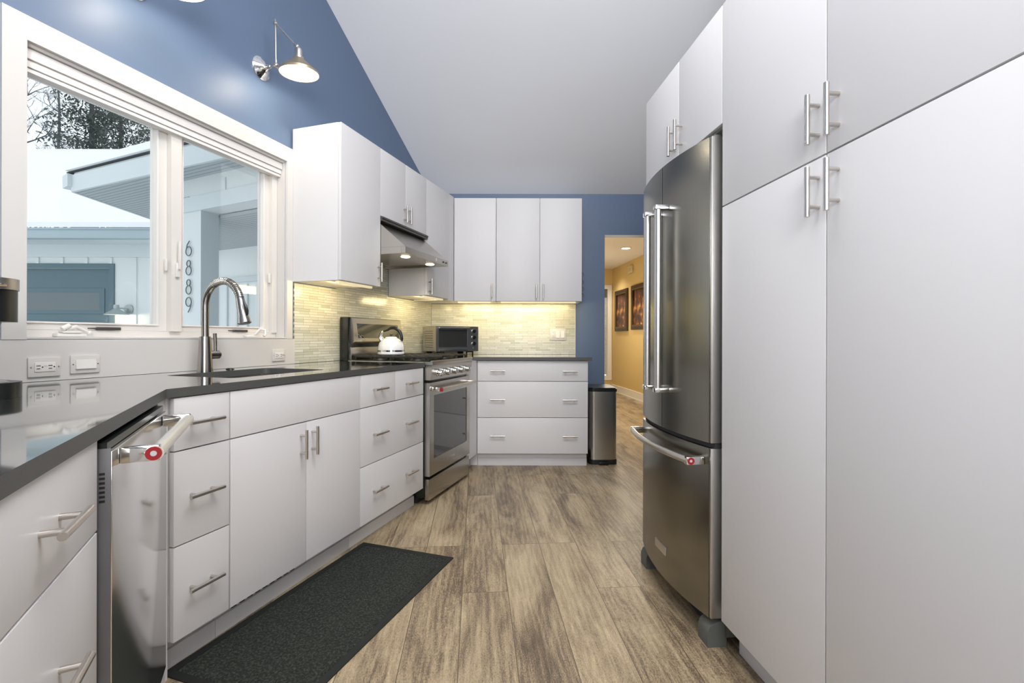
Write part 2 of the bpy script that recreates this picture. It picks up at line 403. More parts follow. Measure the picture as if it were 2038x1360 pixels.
# hall beyond the doorway
HX = lambda y: 2.91 - .0958*y
o = MB().prism([(HX(4.62), 4.62), (HX(9.6), 9.6), (HX(9.6)+.12, 9.6), (HX(4.62)+.12, 4.62)], 0, 2.43).build('wall_hall_right', 'yellow_wall', smooth=False); o['kind'] = 'structure'
o = MB().box(.62, .74, 4.62, 9.6, 0, 2.43).build('wall_hall_left', 'yellow_wall', smooth=False); o['kind'] = 'structure'
o = MB().plate([(.62, 0), (2.2, 0), (2.2, 2.43), (.62, 2.43)], [[(.95, .30), (1.90, .30), (1.90, 2.03), (.95, 2.03)]], 9.5, 9.62, 'y').build('wall_hall_end', 'yellow_wall', smooth=False); o['kind'] = 'structure'
o = MB().box(.6, 2.75, 4.62, 9.62, 2.43, 2.50).build('ceiling_hall', 'hall_white', smooth=False); o['kind'] = 'structure'
m = MB().prism([(HX(4.63)-.015, 4.63), (HX(9.5)-.015, 9.5), (HX(9.5), 9.5), (HX(4.63), 4.63)], 0, .14)
m.prism([(HX(4.63)-.022, 4.63), (HX(9.5)-.022, 9.5), (HX(9.5), 9.5), (HX(4.63), 4.63)], .0, .02)
o = m.build('baseboard_hall', 'hall_white', smooth=False); o['kind'] = 'structure'
wh = empty('window_3', (0, 9.5, 0), kind='structure')
MB().plate([(.87, .22), (1.98, .22), (1.98, 2.11), (.87, 2.11)], [[(.95, .30), (1.90, .30), (1.90, 2.03), (.95, 2.03)]], -.02, 0, 'y').build('casing', 'hall_white', wh, smooth=False)
MB().box(.95, 1.90, .05, .06, .30, 2.03).build('glass', 'window_glass', wh, smooth=False)
MB().box(.96, 1.89, .005, .035, 1.86, 2.025).build('valance', 'grey_plastic', wh, smooth=False)
m = MB(); n = 26; P = [(.965 + i*.92/n, .022 + .012*math.sin(i*1.9)) for i in range(n+1)]
m.prism(P + [(x, y+.003) for x, y in reversed(P)], .33, 1.86); m.build('curtain', 'curtain', wh)
# warm lamps of the hall
for (x, y) in ((1.73, 7.27), (1.45, 5.5), (1.6, 8.9)):
    e = empty('downlight', (x, y, 2.43), 0, {7.27: 'round recessed downlight glowing in the hall ceiling beyond the doorway', 5.5: 'recessed hall downlight just behind the doorway header', 8.9: 'recessed hall downlight farthest down the hall by the end window'}[y], 'ceiling light')
    MB().lathe([(.085, 0), (.085, -.006), (.065, -.010), (.062, 0)], (0,0,0)).build('trim_ring', 'hall_white', e)
    MB().lathe([(.062, -.004), (0, -.004)], (0,0,0)).build('lens', 'downlight_glow', e)
    l = bpy.data.lights.new('hall_lamp', 'SPOT'); l.energy = 55; l.color = (1, .90, .76); l.spot_size = 2.3; l.spot_blend = .8; l.shadow_soft_size = .06
    lo = bpy.data.objects.new('hall_lamp', l); C.objects.link(lo); lo.location = (x, y, 2.41)

for y_ in (5.6, 8.0):  # added fill points standing in for bounced light, no fixture here
    l = bpy.data.lights.new('hall_fill', 'POINT'); l.energy = 19; l.color = (1, .92, .80); l.shadow_soft_size = .25
    lo = bpy.data.objects.new('hall_fill', l); C.objects.link(lo); lo.location = (1.3, y_, 1.3)
# ---------------------------------------------------------------- kitchen window
w1 = empty('window_1', FL.p(0, NW, 0), FL.ang, kind='structure')
MB().plate([(.986, 1.05), (1.052, 1.05), (1.052, 2.079), (2.237, 2.079), (2.237, 1.05), (2.280, 1.05), (2.280, 2.163), (.986, 2.163)], [], -.016, -.0005, 'y').build('casing', 'trim_white', w1, smooth=False)
m = MB(); m.box(1.0205, 1.030, .001, .13, 1.055, 2.079); m.box(2.230, 2.2365, .001, .13, 1.055, 2.079); m.box(1.031, 2.229, .001, .13, 2.068, 2.079)
m.build('jamb_liner', 'trim_white', w1, smooth=False)
MB().box(1.0205, 2.2365, -.014, .13, 1.051, 1.058, .002).build('window_sill', 'trim_white', w1)
# roller shade cassette: stepped fascia
m = MB(); m.box(1.032, 2.228, .012, .075, 2.030, 2.066, .002); m.box(1.032, 2.228, .020, .072, 2.004, 2.0285, .002); m.box(1.032, 2.228, .026, .068, 1.988, 2.0025, .002)
m.build('shade_cassette', 'shade_white', w1)
m = MB(); m.box(1.032, 2.228, .070, .118, 2.024, 2.066)
m.box(1.032, 2.228, .060, .118, 1.0585, 1.085); m.box(1.032, 1.050, .062, .118, 1.085, 2.024); m.box(2.192, 2.228, .050, .118, 1.085, 2.024)
m.box(1.600, 1.650, .045, .118, 1.085, 2.024); m.build('window_frame', 'vinyl_white', w1, smooth=False)
def sash(a, b, ga, gb):
    m = MB(); m.plate([(a, 1.086), (b, 1.086), (b, 2.023), (a, 2.023)], [[(ga, 1.116), (gb, 1.116), (gb, 2.003), (ga, 2.003)]], .072, .112, 'y')
    s = m.build('sash', 'vinyl_white', w1, smooth=False)
    MB().plate([(ga-.006, 1.110), (gb+.006, 1.110), (gb+.006, 2.009), (ga-.006, 2.009)], [[(ga, 1.116), (gb, 1.116), (gb, 2.003), (ga, 2.003)]], .066, .0715, 'y').build('glazing_bead', 'shade_white', s, smooth=False)
    MB().box(ga, gb, .092, .096, 1.116, 2.003).build('glass', 'window_glass', s, smooth=False)
    return s
sash(1.0505, 1.599, 1.070, 1.552); sash(1.6505, 2.1915, 1.674, 2.148)
# folded crank on the left, open crank on the right
def crank(x, opened):
    m = MB(); m.box(x-.048, x+.048, .030, .0595, 1.0590, 1.073, .004)
    m.box(x-.034, x+.030, .026, .054, 1.073, 1.083, .005)
    if not opened:
        m.tube([(x-.02, .034, 1.086), (x+.012, .032, 1.097), (x+.036, .030, 1.086), (x+.052, .030, 1.076)], [.006, .008, .006, .006], 10); m.ball((x+.054, .030, 1.075), .009)
        m.tube([(x-.034, .030, 1.088), (x-.010, .030, 1.102)], .009, 10)
    else:
        m.tube([(x, .03, 1.083), (x+.02, -.004, 1.100), (x+.024, -.02, 1.075), (x+.012, -.022, 1.055)], .006, 10); m.ball((x+.02, -.004, 1.1), .010)
    m.build('crank_handle', 'device_white', w1)
crank(1.212, False)
m = MB(); m.box(2.005, 2.085, .034, .0595, 1.0590, 1.070, .004); m.tube([(2.06, .040, 1.072), (2.082, .020, 1.104), (2.098, .004, 1.098), (2.092, -.004, 1.076), (2.080, -.006, 1.064)], [.007, .009, .008, .007, .007], 10)
m.build('crank_handle', 'device_white', w1)
for x in (1.352, 1.985):
    m = MB(); m.box(x-.043, x+.043, .052, .0655, 1.0865, 1.099, .002); m.cyl((x-.075, .056, 1.093), (x-.043, .056, 1.093), .0025, .004)
    m.build('limit_latch', 'latch_grey', w1)
m = MB(); m.box(1.617, 1.635, .033, .0445, 1.335, 1.40, .003); m.box(1.622, 1.631, .022, .0335, 1.37, 1.50, .003); m.build('sash_lock', 'device_white', w1)
m = MB(); m.box(1.582, 1.592, .056, .0655, 1.36, 1.415, .002); m.build('sash_lock', 'device_white', w1)
m = MB(); m.box(2.176, 2.184, .052, .0655, 1.37, 1.425, .002); m.build('sash_lock', 'device_white', w1)
# white apron panel between counter and window
ap = empty('trim_1', FL.p(0, NW, 0), FL.ang, kind='structure')
MB().box(.862, 2.30, -.014, -.0005, .903, 1.0495).build('apron_panel', 'trim_white', ap, smooth=False)

# tiled backsplash (part of the walls)
bs = empty('trim_2', FL.p(2.301, NW, .903), FL.ang, kind='structure')
MB().plate([(0, 0), (1.745, 0), (1.745, .478), (1.006, .478), (1.006, .97), (.378, .97), (.378, .478), (0, .478)], [], -.009, -.0005, 'y').build('mosaic_tile', 'linear_mosaic', bs, smooth=False)
bb = empty('trim_3', (-.757, 4.5, .903), 0, kind='structure')
MB().box(0, 1.349, -.009, -.0005, 0, .470).build('mosaic_tile', 'linear_mosaic', bb, smooth=False)
MB().box(1.3495, 1.355, -.010, -.0005, 0, .470).build('edge_strip', 'trim_white', bb, smooth=False)

# ================================================================ CABINETS
def handle_mb(x, z, o, y0, length=.120, post=.072, r=.0062, so=.031):
    m = MB()
    if o == 'h':
        m.cyl((x-length/2, y0-so, z), (x+length/2, y0-so, z), r)
        for s in (-1, 1): m.cyl((x+s*post/2, y0, z), (x+s*post/2, y0-so, z), r*.8, seg=14)
    else:
        m.cyl((x, y0-so, z-length/2), (x, y0-so, z+length/2), r)
        for s in (-1, 1): m.cyl((x, y0, z+s*post/2), (x, y0-so, z+s*post/2), r*.8, seg=14)
    return m
def cabinet(name, label, cat, F, a, n, w, depth, z0, z1, fronts, toe=None, group=None, gap=.0022, hl=.120, left_in=0, box_mat='cabinet_box'):
    e = empty(name, F.p(a, n, 0), F.ang, label, cat, group)
    MB().box(.0006, w-.0006, .021, depth, z0+.001, z1-.001, .0006, 1).build('body', 'cabinet_white' if z0 > 1 else box_mat, e)
    for (x0, x1, za, zb, kind, hs) in fronts:
        d = MB().box(x0+gap, x1-gap, 0, .0195, za+gap, zb-gap, .0012, 2).build(kind, 'cabinet_white', e)
        for (hx, hz, ho) in hs: handle_mb(hx, hz, ho, 0, hl).build('handle', 'nickel', d)
    if toe:
        m = MB(); m.box(.0005, w-.0005, .075, .09, .0, z0, .0); m.box(.0005, w-.0005, .064, .075, 0, .062, .002); m.build('toe_kick', 'cabinet_white', e)
    return e
BZ0, BZ1 = .112, .8725
D3 = [(.112, .4075), (.4075, .7035), (.7035, .872)]
HZ = (.262, .557, .790)
nL = -1.441
# narrow stack beside the bend
s = 1.0825; w = 1.2838-s
c1 = cabinet('base_cabinet', 'narrow white three-drawer base cabinet between dishwasher and sink cabinet', 'cabinet', FL, s, nL, w, .63, BZ0, BZ1,
        [(0, w, a, b, 'drawer', [(w*.47, h, 'h')]) for (a, b), h in zip(D3, HZ)], True)
# sink base
s = 1.2845; w = 2.0328-s; sm = 1.6557-s
c2 = cabinet('sink_cabinet', 'wide white two-door base cabinet under the sink with blank top panel', 'cabinet', FL, s, nL, w, .63, BZ0, .66,
        [(0, w, .7035, .872, 'false_front', []), (0, sm, .112, .7035, 'door', [(sm-.033, .615, 'v')]), (sm, w, .112, .7035, 'door', [(sm+.033, .620, 'v')])], True)
MB().box(.001, w-.001, .021, .06, .66, .8715).build('front_rail', 'cabinet_box', c2)
m = MB()
for i in range(9): m.box(.06+i*.036, .082+i*.036, .0585, .0645, .072, .082, .001)
m.build('toe_vent_slots', 'dark_gap', c2)
# drawer base beside the range
s = 2.0335; w = 2.683-s; x = 2.36-s; h1 = 2.18-s; h2 = 2.505-s
cabinet('base_cabinet', 'wide white drawer base cabinet beside the range, two small drawers over two wide ones', 'cabinet', FL, s, nL, w, .63, BZ0, BZ1,
        [(0, x, *D3[2], 'drawer', [(h1, HZ[2], 'h')]), (x, w, *D3[2], 'drawer', [(h2, HZ[2], 'h')]),
         (0, w, *D3[1], 'drawer', [(h1, HZ[1], 'h'), (h2, HZ[1], 'h')]), (0, w, *D3[0], 'drawer', [(h1, HZ[0], 'h'), (h2, HZ[0], 'h')])], True)
# corner filler at the bend
p1 = FL.p(1.0815, -1.462); p2 = FL.p(1.0815, -2.05); p3 = FN.p(1.690, -.278); p4 = FN.p(1.690, -.86)
pc = (-1.0640, 1.4665)
m = MB().prism([(p3[0], p3[1]), (pc[0], pc[1]), (p1[0], p1[1]), (p2[0], p2[1]), (-1.70, 1.50), (p4[0], p4[1])], .0, .8725)
o = m.build('corner_filler', 'cabinet_white', smooth=False); tag(o, 'slim white corner filler post between dishwasher and narrow drawer stack', 'cabinet filler')
# near-left run
nN = -.275
t0 = .693; w = 1.128-t0
cabinet('base_cabinet', 'white deep-drawer cabinet nearest the camera, left of the dishwasher', 'cabinet', FN, t0, nN, w, .60, BZ0, BZ1,
        [(0, w, .7035, .872, 'drawer', [(w/2, .790, 'h')]), (0, w, .4075, .7035, 'drawer', [(w/2, .560, 'h')]), (0, w, .112, .4075, 'drawer', [(w/2, .262, 'h')])], True)
w = .45
cabinet('base_cabinet', 'white drawer cabinet at the open end of the counter beside the camera', 'cabinet', FN, .241, nN, w, .60, BZ0, BZ1,
        [(0, w, a, b, 'drawer', [(w/2, h, 'h')]) for (a, b), h in zip(D3, HZ)], True)
# back run
x0 = -.2825; w = .904
cb = cabinet('base_cabinet', 'white wide three-drawer base cabinet on the back wall under the dark counter', 'cabinet', FB, x0, -3.89, w, .60, BZ0, BZ1,
        [(0, w, a, b, 'drawer', [(.168, h, 'h'), (.755, h-.003, 'h')]) for (a, b), h in zip(D3, HZ)], True)
A = FL.p(3.363, -1.44); Dp = FL.p(3.363, -2.085)
o = MB().prism([(A[0], A[1]), (-.2845, 3.891), (-.2845, 4.488), (-.745, 4.488), (Dp[0], Dp[1])], .112, .8725)
o.prism([(A[0]-.05, A[1]+.02), (-.34, 3.965), (-.2845, 3.965), (-.2845, 4.40), (-.70, 4.40), (Dp[0]+.05, Dp[1]+.03)], 0, .112)
o = o.build('corner_filler', 'cabinet_white', smooth=False); tag(o, 'white corner cabinet panel between the range and the back drawer cabinet', 'cabinet filler')

# upper cabinets
nU = -1.75; UZ0, UZ1 = 1.385, 2.285; dU = .338
def under_strip(e, x0, x1, y0, z, lab=None):
    m = MB().box(x0, x1, y0, y0+.03, z-.012, z-.0005, .002); o = m.build('light_bar', 'led_warm', e)
    return o
s = 2.281; w = 2.678-s
u1 = cabinet('wall_cabinet', 'tall white single-door wall cabinet beside the window, left of the hood', 'cabinet', FL, s, nU, w, dU, UZ0, UZ1, [(0, w, UZ0, UZ1, 'door', [(w-.03, 1.475, 'v')])], gap=.002)
s = 2.6785; w = 3.306-s
u2 = cabinet('wall_cabinet', 'short white two-door wall cabinet above the range hood', 'cabinet', FL, s, nU, w, dU, 1.845, UZ1, [(0, w/2, 1.845, UZ1, 'door', [(w/2-.028, 1.925, 'v')]), (w/2, w, 1.845, UZ1, 'door', [(w/2+.028, 1.925, 'v')])])
s = 3.3065; w = 3.700-s
u3 = cabinet('wall_cabinet', 'white single-door wall cabinet right of the range hood in the corner', 'cabinet', FL, s, nU, w, dU, UZ0, UZ1, [(0, w, UZ0, UZ1, 'door', [(.03, 1.455, 'v')])])
A = FL.p(3.7005, -1.752); B = FL.p(3.7005, -2.087)
o = MB().prism([(A[0], A[1]), (-.5105, 4.161), (-.5105, 4.488), (-.748, 4.488), (B[0], B[1])], 1.378, 2.283)
o = o.build('corner_filler', 'cabinet_white', smooth=False); tag(o, 'narrow white filler strip joining the wall cabinets in the corner', 'cabinet filler')
# back uppers: single door + double door
w = (987-1019)/950*4.16 + .508
u4 = cabinet('wall_cabinet', 'white single-door wall cabinet at the left end of the back wall', 'cabinet', FB, -.508, -4.16, w, .328, 1.376, 2.278, [(0, w, 1.376, 2.278, 'door', [(w-.035, 1.467, 'v')])])
xa = -.508+w+.0005; w2 = .609-xa; xm = (1074-1019)/950*4.16-xa
u5 = cabinet('wall_cabinet', 'white double-door wall cabinet on the back wall beside the doorway', 'cabinet', FB, xa, -4.16, w2, .328, 1.376, 2.278,
        [(0, xm, 1.376, 2.278, 'door', [(xm-.03, 1.462, 'v')]), (xm, w2, 1.376, 2.278, 'door', [(xm+.03, 1.462, 'v')])])
def undercab(cab, F, a0, a1, n, z, pw):
    o = MB().box(a0, a1, .035, .060, z-.012, z+.0005, .002).build('light_bar', 'led_warm', cab)
    l = bpy.data.lights.new('under_cabinet_lamp', 'AREA'); l.shape = 'RECTANGLE'; l.size = a1-a0; l.size_y = .06; l.energy = pw*.55; l.color = (1, .78, .40)
    q = bpy.data.objects.new('under_cabinet_lamp', l); C.objects.link(q); q.parent = cab; q.location = ((a0+a1)/2, .085, z-.020); q.rotation_euler = (math.radians(55), 0, 0)
undercab(u1, FL, .03, .36, 0, UZ0, 2.7)
undercab(u3, FL, .03, .36, 0, UZ0, 2.5)
undercab(u4, FB, .03, .32, 0, 1.376, 2.1)
undercab(u5, FB, .04, .70, 0, 1.376, 3.9)

# tall pantry and over-fridge cabinets
nR = .852
a0 = -1.5257; a1 = -.5663; am = -1.0596
cabinet('pantry_cabinet', 'floor-to-top white pantry cabinet with four doors, right of the fridge', 'cabinet', FR, a0, nR*-1, a1-a0, .60, BZ0, 2.180,
        [(0, am-a0, 1.5005, 2.180, 'door', [(am-a0-.024, 1.590, 'v')]), (am-a0, a1-a0, 1.5005, 2.180, 'door', [(am-a0+.038, 1.588, 'v')]),
         (0, am-a0, .112, 1.5005, 'door', [(am-a0-.024, 1.415, 'v')]), (am-a0, a1-a0, .112, 1.5005, 'door', [(am-a0+.038, 1.415, 'v')])], True)
a0 = -2.2067; a1 = -1.5262; am = -1.8555
cabinet('wall_cabinet', 'white two-door cabinet above the stainless fridge', 'cabinet', FR, a0, nR*-1, a1-a0, .60, 1.780, 2.180,
        [(0, am-a0, 1.780, 2.180, 'door', [(am-a0-.030, 1.865, 'v')]), (am-a0, a1-a0, 1.780, 2.180, 'door', [(am-a0+.030, 1.868, 'v')])])

# ================================================================ COUNTERTOPS
CT0, CT1 = .8735, .902
def q2(F, a, n): p = F.p(a, n); return (p[0], p[1])
def honed(o):
    o.data.materials.append(MT['quartz_edge'])
    for f in o.data.polygons:
        if abs(f.normal.z) < .5: f.material_index = 1
outer = [q2(FL, 2.692, -1.436), q2(FL, 2.692, -2.090), q2(FL, .90, -2.090), (-1.735, 1.458), q2(FN, 1.95, -.890), q2(FN, .235, -.890), q2(FN, .235, -.269), (-1.0459, 1.4442)]
outer = [q2(FL, 2.692, -1.436), q2(FL, 2.692, -2.085), q2(FL, .866, -2.085), q2(FN, 2.08, -.888), q2(FN, .235, -.888), q2(FN, .235, -.269), (-1.0459, 1.4442)]
SX0, SX1, SN0, SN1 = 1.42, 1.945, -1.945, -1.575
def rrect(F, a0, a1, n0, n1, r, k=5):
    P = []
    for (ca, cn, st) in ((a1-r, n1-r, 0), (a0+r, n1-r, 90), (a0+r, n0+r, 180), (a1-r, n0+r, 270)):
        for i in range(k+1):
            t = math.radians(st + 90*i/k); P.append(q2(F, ca + r*math.cos(t), cn + r*math.sin(t)))
    return P
ct = MB().plate(outer, [rrect(FL, SX0, SX1, SN0, SN1, .03)], CT0, CT1).build('countertop', 'quartz', smooth=False)
honed(ct); tag(ct, 'long dark glossy quartz countertop running under the window and bending toward the camera', 'countertop')
A = FL.p(3.358, -1.432); B = FL.p(3.358, -2.085)
ct2 = MB().plate([(A[0], A[1]), (-.318, 3.865), (.650, 3.865), (.650, 4.489), (-.748, 4.489), (B[0], B[1])], [], CT0, CT1).build('countertop', 'quartz', smooth=False)
honed(ct2); tag(ct2, 'short dark quartz countertop on the back wall under the toaster oven', 'countertop')

# sink bowl
sk = empty('sink', FL.p(0, 0, 0), FL.ang, 'undermount stainless steel sink bowl set below the dark counter at the window', 'sink')
m = MB(); x0, x1, y0, y1 = SX0-.004, SX1+.004, -SN1-.004, -SN0+.004
zt, zb = .8725, .70
t = .004
m.box(x0, x1, y0, y1, zb-t, zb); m.box(x0-t, x0, y0-t, y1+t, zb-t, zt); m.box(x1, x1+t, y0-t, y1+t, zb-t, zt); m.box(x0, x1, y0-t, y0, zb-t, zt); m.box(x0, x1, y1, y1+t, zb-t, zt)
m.build('bowl', 'steel', sk, smooth=False)
MB().lathe([(0, .001), (.03, .001), (.042, .004), (.045, .0005)], ((x0+x1)/2, (y0+y1)/2, zb)).build('drain', 'chrome', sk)

# faucet
fb = FL.p(1.650, -2.0, CT1)
fa = empty('faucet', fb, FL.ang, 'brushed nickel pull-down gooseneck faucet behind the sink', 'faucet')
m = MB().lathe([(.0, 0), (.032, 0), (.032, .004), (.0305, .02), (.0235, .155), (.0225, .160), (.016, .161), (0, .161)], (0,0,0), seg=36); m.build('base', 'faucet_nickel', fa)
pts = [(0, 0, .150), (0, 0, .22), (0, 0, .300)]
R = .104
for i in range(1, 17):
    t = math.radians(i*162/16); pts.append((0, -(R - R*math.cos(t)), .300 + R*1.06*math.sin(t)))
m = MB().tube(pts, .0155, 20); m.build('neck', 'faucet_nickel', fa)
# ribbed hose section near the spray head
m = MB()
for i in range(8, 19):
    a = Vector(pts[i]); d = (Vector(pts[min(i+1, 18)]) - Vector(pts[i-1])).normalized()
    for k in (0, .5):
        if i + k > 18: continue
        b = a.lerp(Vector(pts[min(i+1, 18)]), k); m.lathe([(.0155, -.003), (.0172, -.0015), (.0172, .0015), (.0155, .003)], b, d, 20)
m.build('hose_rings', 'faucet_nickel', fa)
e = Vector(pts[-1]); d = (Vector(pts[-1]) - Vector(pts[-2])).normalized(); d2 = (d + Vector((0, -.04, -.8))).normalized()
m = MB().lathe([(0, .003), (.0175, .003), (.0175, .012), (.0185, .016), (.0195, .05), (.0215, .085), (.0275, .108), (.0285, .118), (.026, .120), (0, .119)], e, d2, 30); hd = m.build('spray_head', 'faucet_nickel', fa)
MB().lathe([(0, .1205), (.0235, .1205), (.0235, .1185), (.0, .1185)], e, d2, 24).build('spray_face', 'black_plastic', hd)
sd = Vector((0, -1, 0)); sd = (sd - d2*sd.dot(d2)).normalized()
q = e + d2*.055 + sd*.0195
m = MB().tube([q - d2*.028, q - d2*.01 + sd*.004, q + d2*.012 + sd*.006, q + d2*.03 + sd*.003], [.004, .006, .007, .005], 10); m.build('spray_button', 'black_plastic', hd)
m = MB().cyl((0.015, 0, .075), (.068, 0, .075), .0195, seg=26); m.cyl((.068, 0, .075), (.074, 0, .075), .0195, .014, 26)
lv = m.build('valve_body', 'faucet_nickel', fa)
MB().tube([(.052, 0, .090), (.052, 0, .130), (.048, -.001, .175)], [.0065, .0075, .0085], 14).build('lever', 'faucet_nickel', lv)
o = MB().lathe([(0, .006), (.014, .006), (.018, .003), (.019, 0), (0, 0)], FL.p(1.80, -2.02, CT1+.0003)).build('sink_hole_cover', 'black_plastic'); tag(o, 'small round black cap on the counter behind the sink', 'cap')

# outlets and switch on the apron
def plate(loc, ang, wdt, hgt, label, kind):
    e = empty('wall_outlet' if kind != 'switch' else 'light_switch', loc, ang, label, 'outlet' if kind != 'switch' else 'switch')
    MB().box(-wdt/2, wdt/2, -.007, -.0005, -hgt/2, hgt/2, .0025).build('cover_plate', 'plate_white', e)
    for s in (-1, 1): MB().lathe([(0, .0015), (.0025, .001), (.003, 0)], (s*wdt*.42, -.0065, 0), (0, -1, 0), 12).build('screw', 'steel_rim', e)
    return e
def slots(e, cx, cz=0, rot=True):
    m = MB()
    if rot:   # receptacle lying on its side
        m.box(cx-.006, cx+.006, -.0102, -.0095, cz+.004, cz+.0062); m.box(cx-.005, cx+.005, -.0102, -.0095, cz-.0062, cz-.004); m.cyl((cx+.0115, -.0095, cz), (cx+.0115, -.0102, cz), .0022, seg=10)
    else:
        m.box(cx-.0062, cx-.004, -.0102, -.0095, cz-.006, cz+.006); m.box(cx+.004, cx+.0062, -.0102, -.0095, cz-.005, cz+.005); m.cyl((cx, -.0095, cz-.0115), (cx, -.0102, cz-.0115), .0022, seg=10)
    return m
nA = -2.086
e = plate(FL.p(1.1005, nA, .953), FL.ang, .094, .068, 'white horizontal outlet nearest the coffee maker on the panel below the window', 'outlet')
r = MB().box(-.030, .030, -.0095, -.006, -.0165, .0165, .0015).build('receptacle', 'device_white', e)
for cx in (-.020, .014): slots(e, cx).build('slots', 'black_plastic', r)
MB().box(-.004, .004, -.0102, -.0095, .002, .006).build('test_button', 'plate_white', r)
e = plate(FL.p(1.2250, nA, .957), FL.ang, .096, .068, 'white horizontal rocker switch plate below the window, between the two outlets', 'switch')
MB().prism([(-.0125, -.017), (-.0085, .017), (-.006, .017), (-.006, -.017)], -.033, .033, 'x').build('rocker', 'device_white', e, smooth=False)
e = plate(FL.p(2.173, nA, .957), FL.ang, .092, .066, 'white outlet at the right end of the window panel by the tile', 'outlet')
r = MB().box(-.030, .030, -.0095, -.006, -.0165, .0165, .0015).build('receptacle', 'device_white', e)
for cx in (-.020, .014): slots(e, cx).build('slots', 'black_plastic', r)
e = plate((.430, 4.4905, 1.092), 0, .155, .112, 'white combined outlet and double switch plate on the back tiles', 'outlet')
r = MB().box(-.062, -.028, -.0095, -.006, -.034, .034, .0015).build('receptacle', 'device_white', e)
for cz in (-.016, .019): slots(e, -.045, cz, False).build('slots', 'latch_grey', r)
for x in (0.000, .046): MB().prism([(-.0125, -.034), (-.0085, .034), (-.006, .034), (-.006, -.034)], x-.016, x+.016, 'x').build('rocker', 'device_white', e, smooth=False)
# ================================================================ APPLIANCES
def ringbadge(parent, c, axis, r=.012):
    b = MB().lathe([(r*.42, .0012), (r, .0012), (r, -.001), (r*.42, -.001)], c, axis, 28).build('badge_ring', 'red_badge', parent)
    MB().lathe([(0, .0008), (r*.40, .0008), (r*.40, -.001)], c, axis, 20).build('badge_disc', 'letter_silver', b)

# dishwasher
t0 = 1.1345; wd = .552
dw = empty('dishwasher', FN.p(t0, -.256, 0), FN.ang, 'stainless dishwasher with bar handle and red ring badge at the counter bend', 'dishwasher')
MB().box(.004, wd-.003, .045, .585, .10, .868).build('tub', 'dark_gap', dw, smooth=False)
m = MB().box(.0035, wd-.001, 0, .040, .105, .846, .0015); dr = m.build('door', 'polished_steel', dw)
m = MB().box(.0005, .003, .0015, .05, .10, .852, .0005); st = m.build('side_trim', 'dark_grey_trim', dw)
m = MB()
for i in range(7): m.box(.0, .0012, .010, .0185, .752+i*.0085, .7565+i*.0085)
m.build('vent_slots', 'black_plastic', st)
MB().box(.004, wd-.001, .008, .044, .848, .862).build('control_strip', 'black_plastic', dw)
MB().box(.02, wd-.02, .07, .09, .0, .10).build('toe_panel', 'black_plastic', dw, smooth=False)
m = MB().cyl((.050, -.058, .826), (wd-.050, -.058, .826), .014, seg=28); hb = m.build('handle', 'cream_steel', dr)
for x in (.058, wd-.058): MB().box(x-.008, x+.008, -.066, .0, .810, .842, .004).build('handle_bracket', 'chrome', hb)
ringbadge(hb, (.0485, -.055, .826), (-1, 0, 0), .0140)

# range
rg = empty('range', FL.p(2.697, -1.412, 0), FL.ang, 'stainless gas range with glass oven door and black grates between the counters', 'range')
RW = .655
MB().box(.001, RW-.001, .032, .665, .045, .884, .002).build('body', 'black_enamel', rg)
MB().box(.02, RW-.02, .09, .60, .0, .045).build('plinth', 'dark_gap', rg, smooth=False)
MB().box(.008, RW-.002, 0, .031, .030, .163, .004).build('storage_drawer', 'steel', rg)
gx0, gx1, gz0, gz1 = .065, RW-.055, .285, .690
m = MB().plate([(.008, .182), (RW-.002, .182), (RW-.002, .772), (.008, .772)], [[(gx0, gz0), (gx1, gz0), (gx1, gz1), (gx0, gz1)]], -.004, .031, 'y'); od = m.build('oven_door', 'steel', rg, smooth=False)
MB().box(gx0, gx1, .001, .030, gz0, gz1).build('oven_window', 'oven_glass', od, smooth=False)
MB().box(.0055, .0078, -.004, .031, .182, .772).build('door_edge', 'steel_rim', od, smooth=False)
MB().box(RW/2-.055, RW/2+.055, -.0062, -.004, .218, .245, .001).build('nameplate', 'steel_rim', od)
m = MB().tube([(.060, -.060, .728), (RW-.022, -.060, .728)], .0125, 24); hb = m.build('handle', 'steel_rim', od)
for x in (.066, RW-.045): MB().box(x-.011, x+.011, -.064, -.004, .715, .741, .004).build('handle_bracket', 'chrome', hb)
MB().box(.028, .046, -.012, -.004, .722, .748, .002).build('hinge_cap', 'chrome', od)
MB().box(.052, .060, -.072, -.050, .716, .740, .002).build('badge', 'red_badge', hb)
# control panel
m = MB().prism([(-.010, .790), (.031, .790), (.031, .884), (-.022, .884), (-.022, .872)], .002, RW-.002, 'x'); cp = m.build('control_panel', 'steel', rg, smooth=False)
for i in range(5):
    x = .105 + i*(RW-.21)/4 * (1 if i else 1)
    kb = MB().lathe([(0, .040), (.016, .040), (.0195, .036), (.021, .012), (.025, .009), (.025, 0), (0, 0)], (x, -.011, .833), (0, -1, -.12), 28).build('knob', 'chrome', cp)
    MB().box(x-.003, x+.003, -.052, -.048, .815, .848, .001).build('pointer', 'latch_grey', kb)
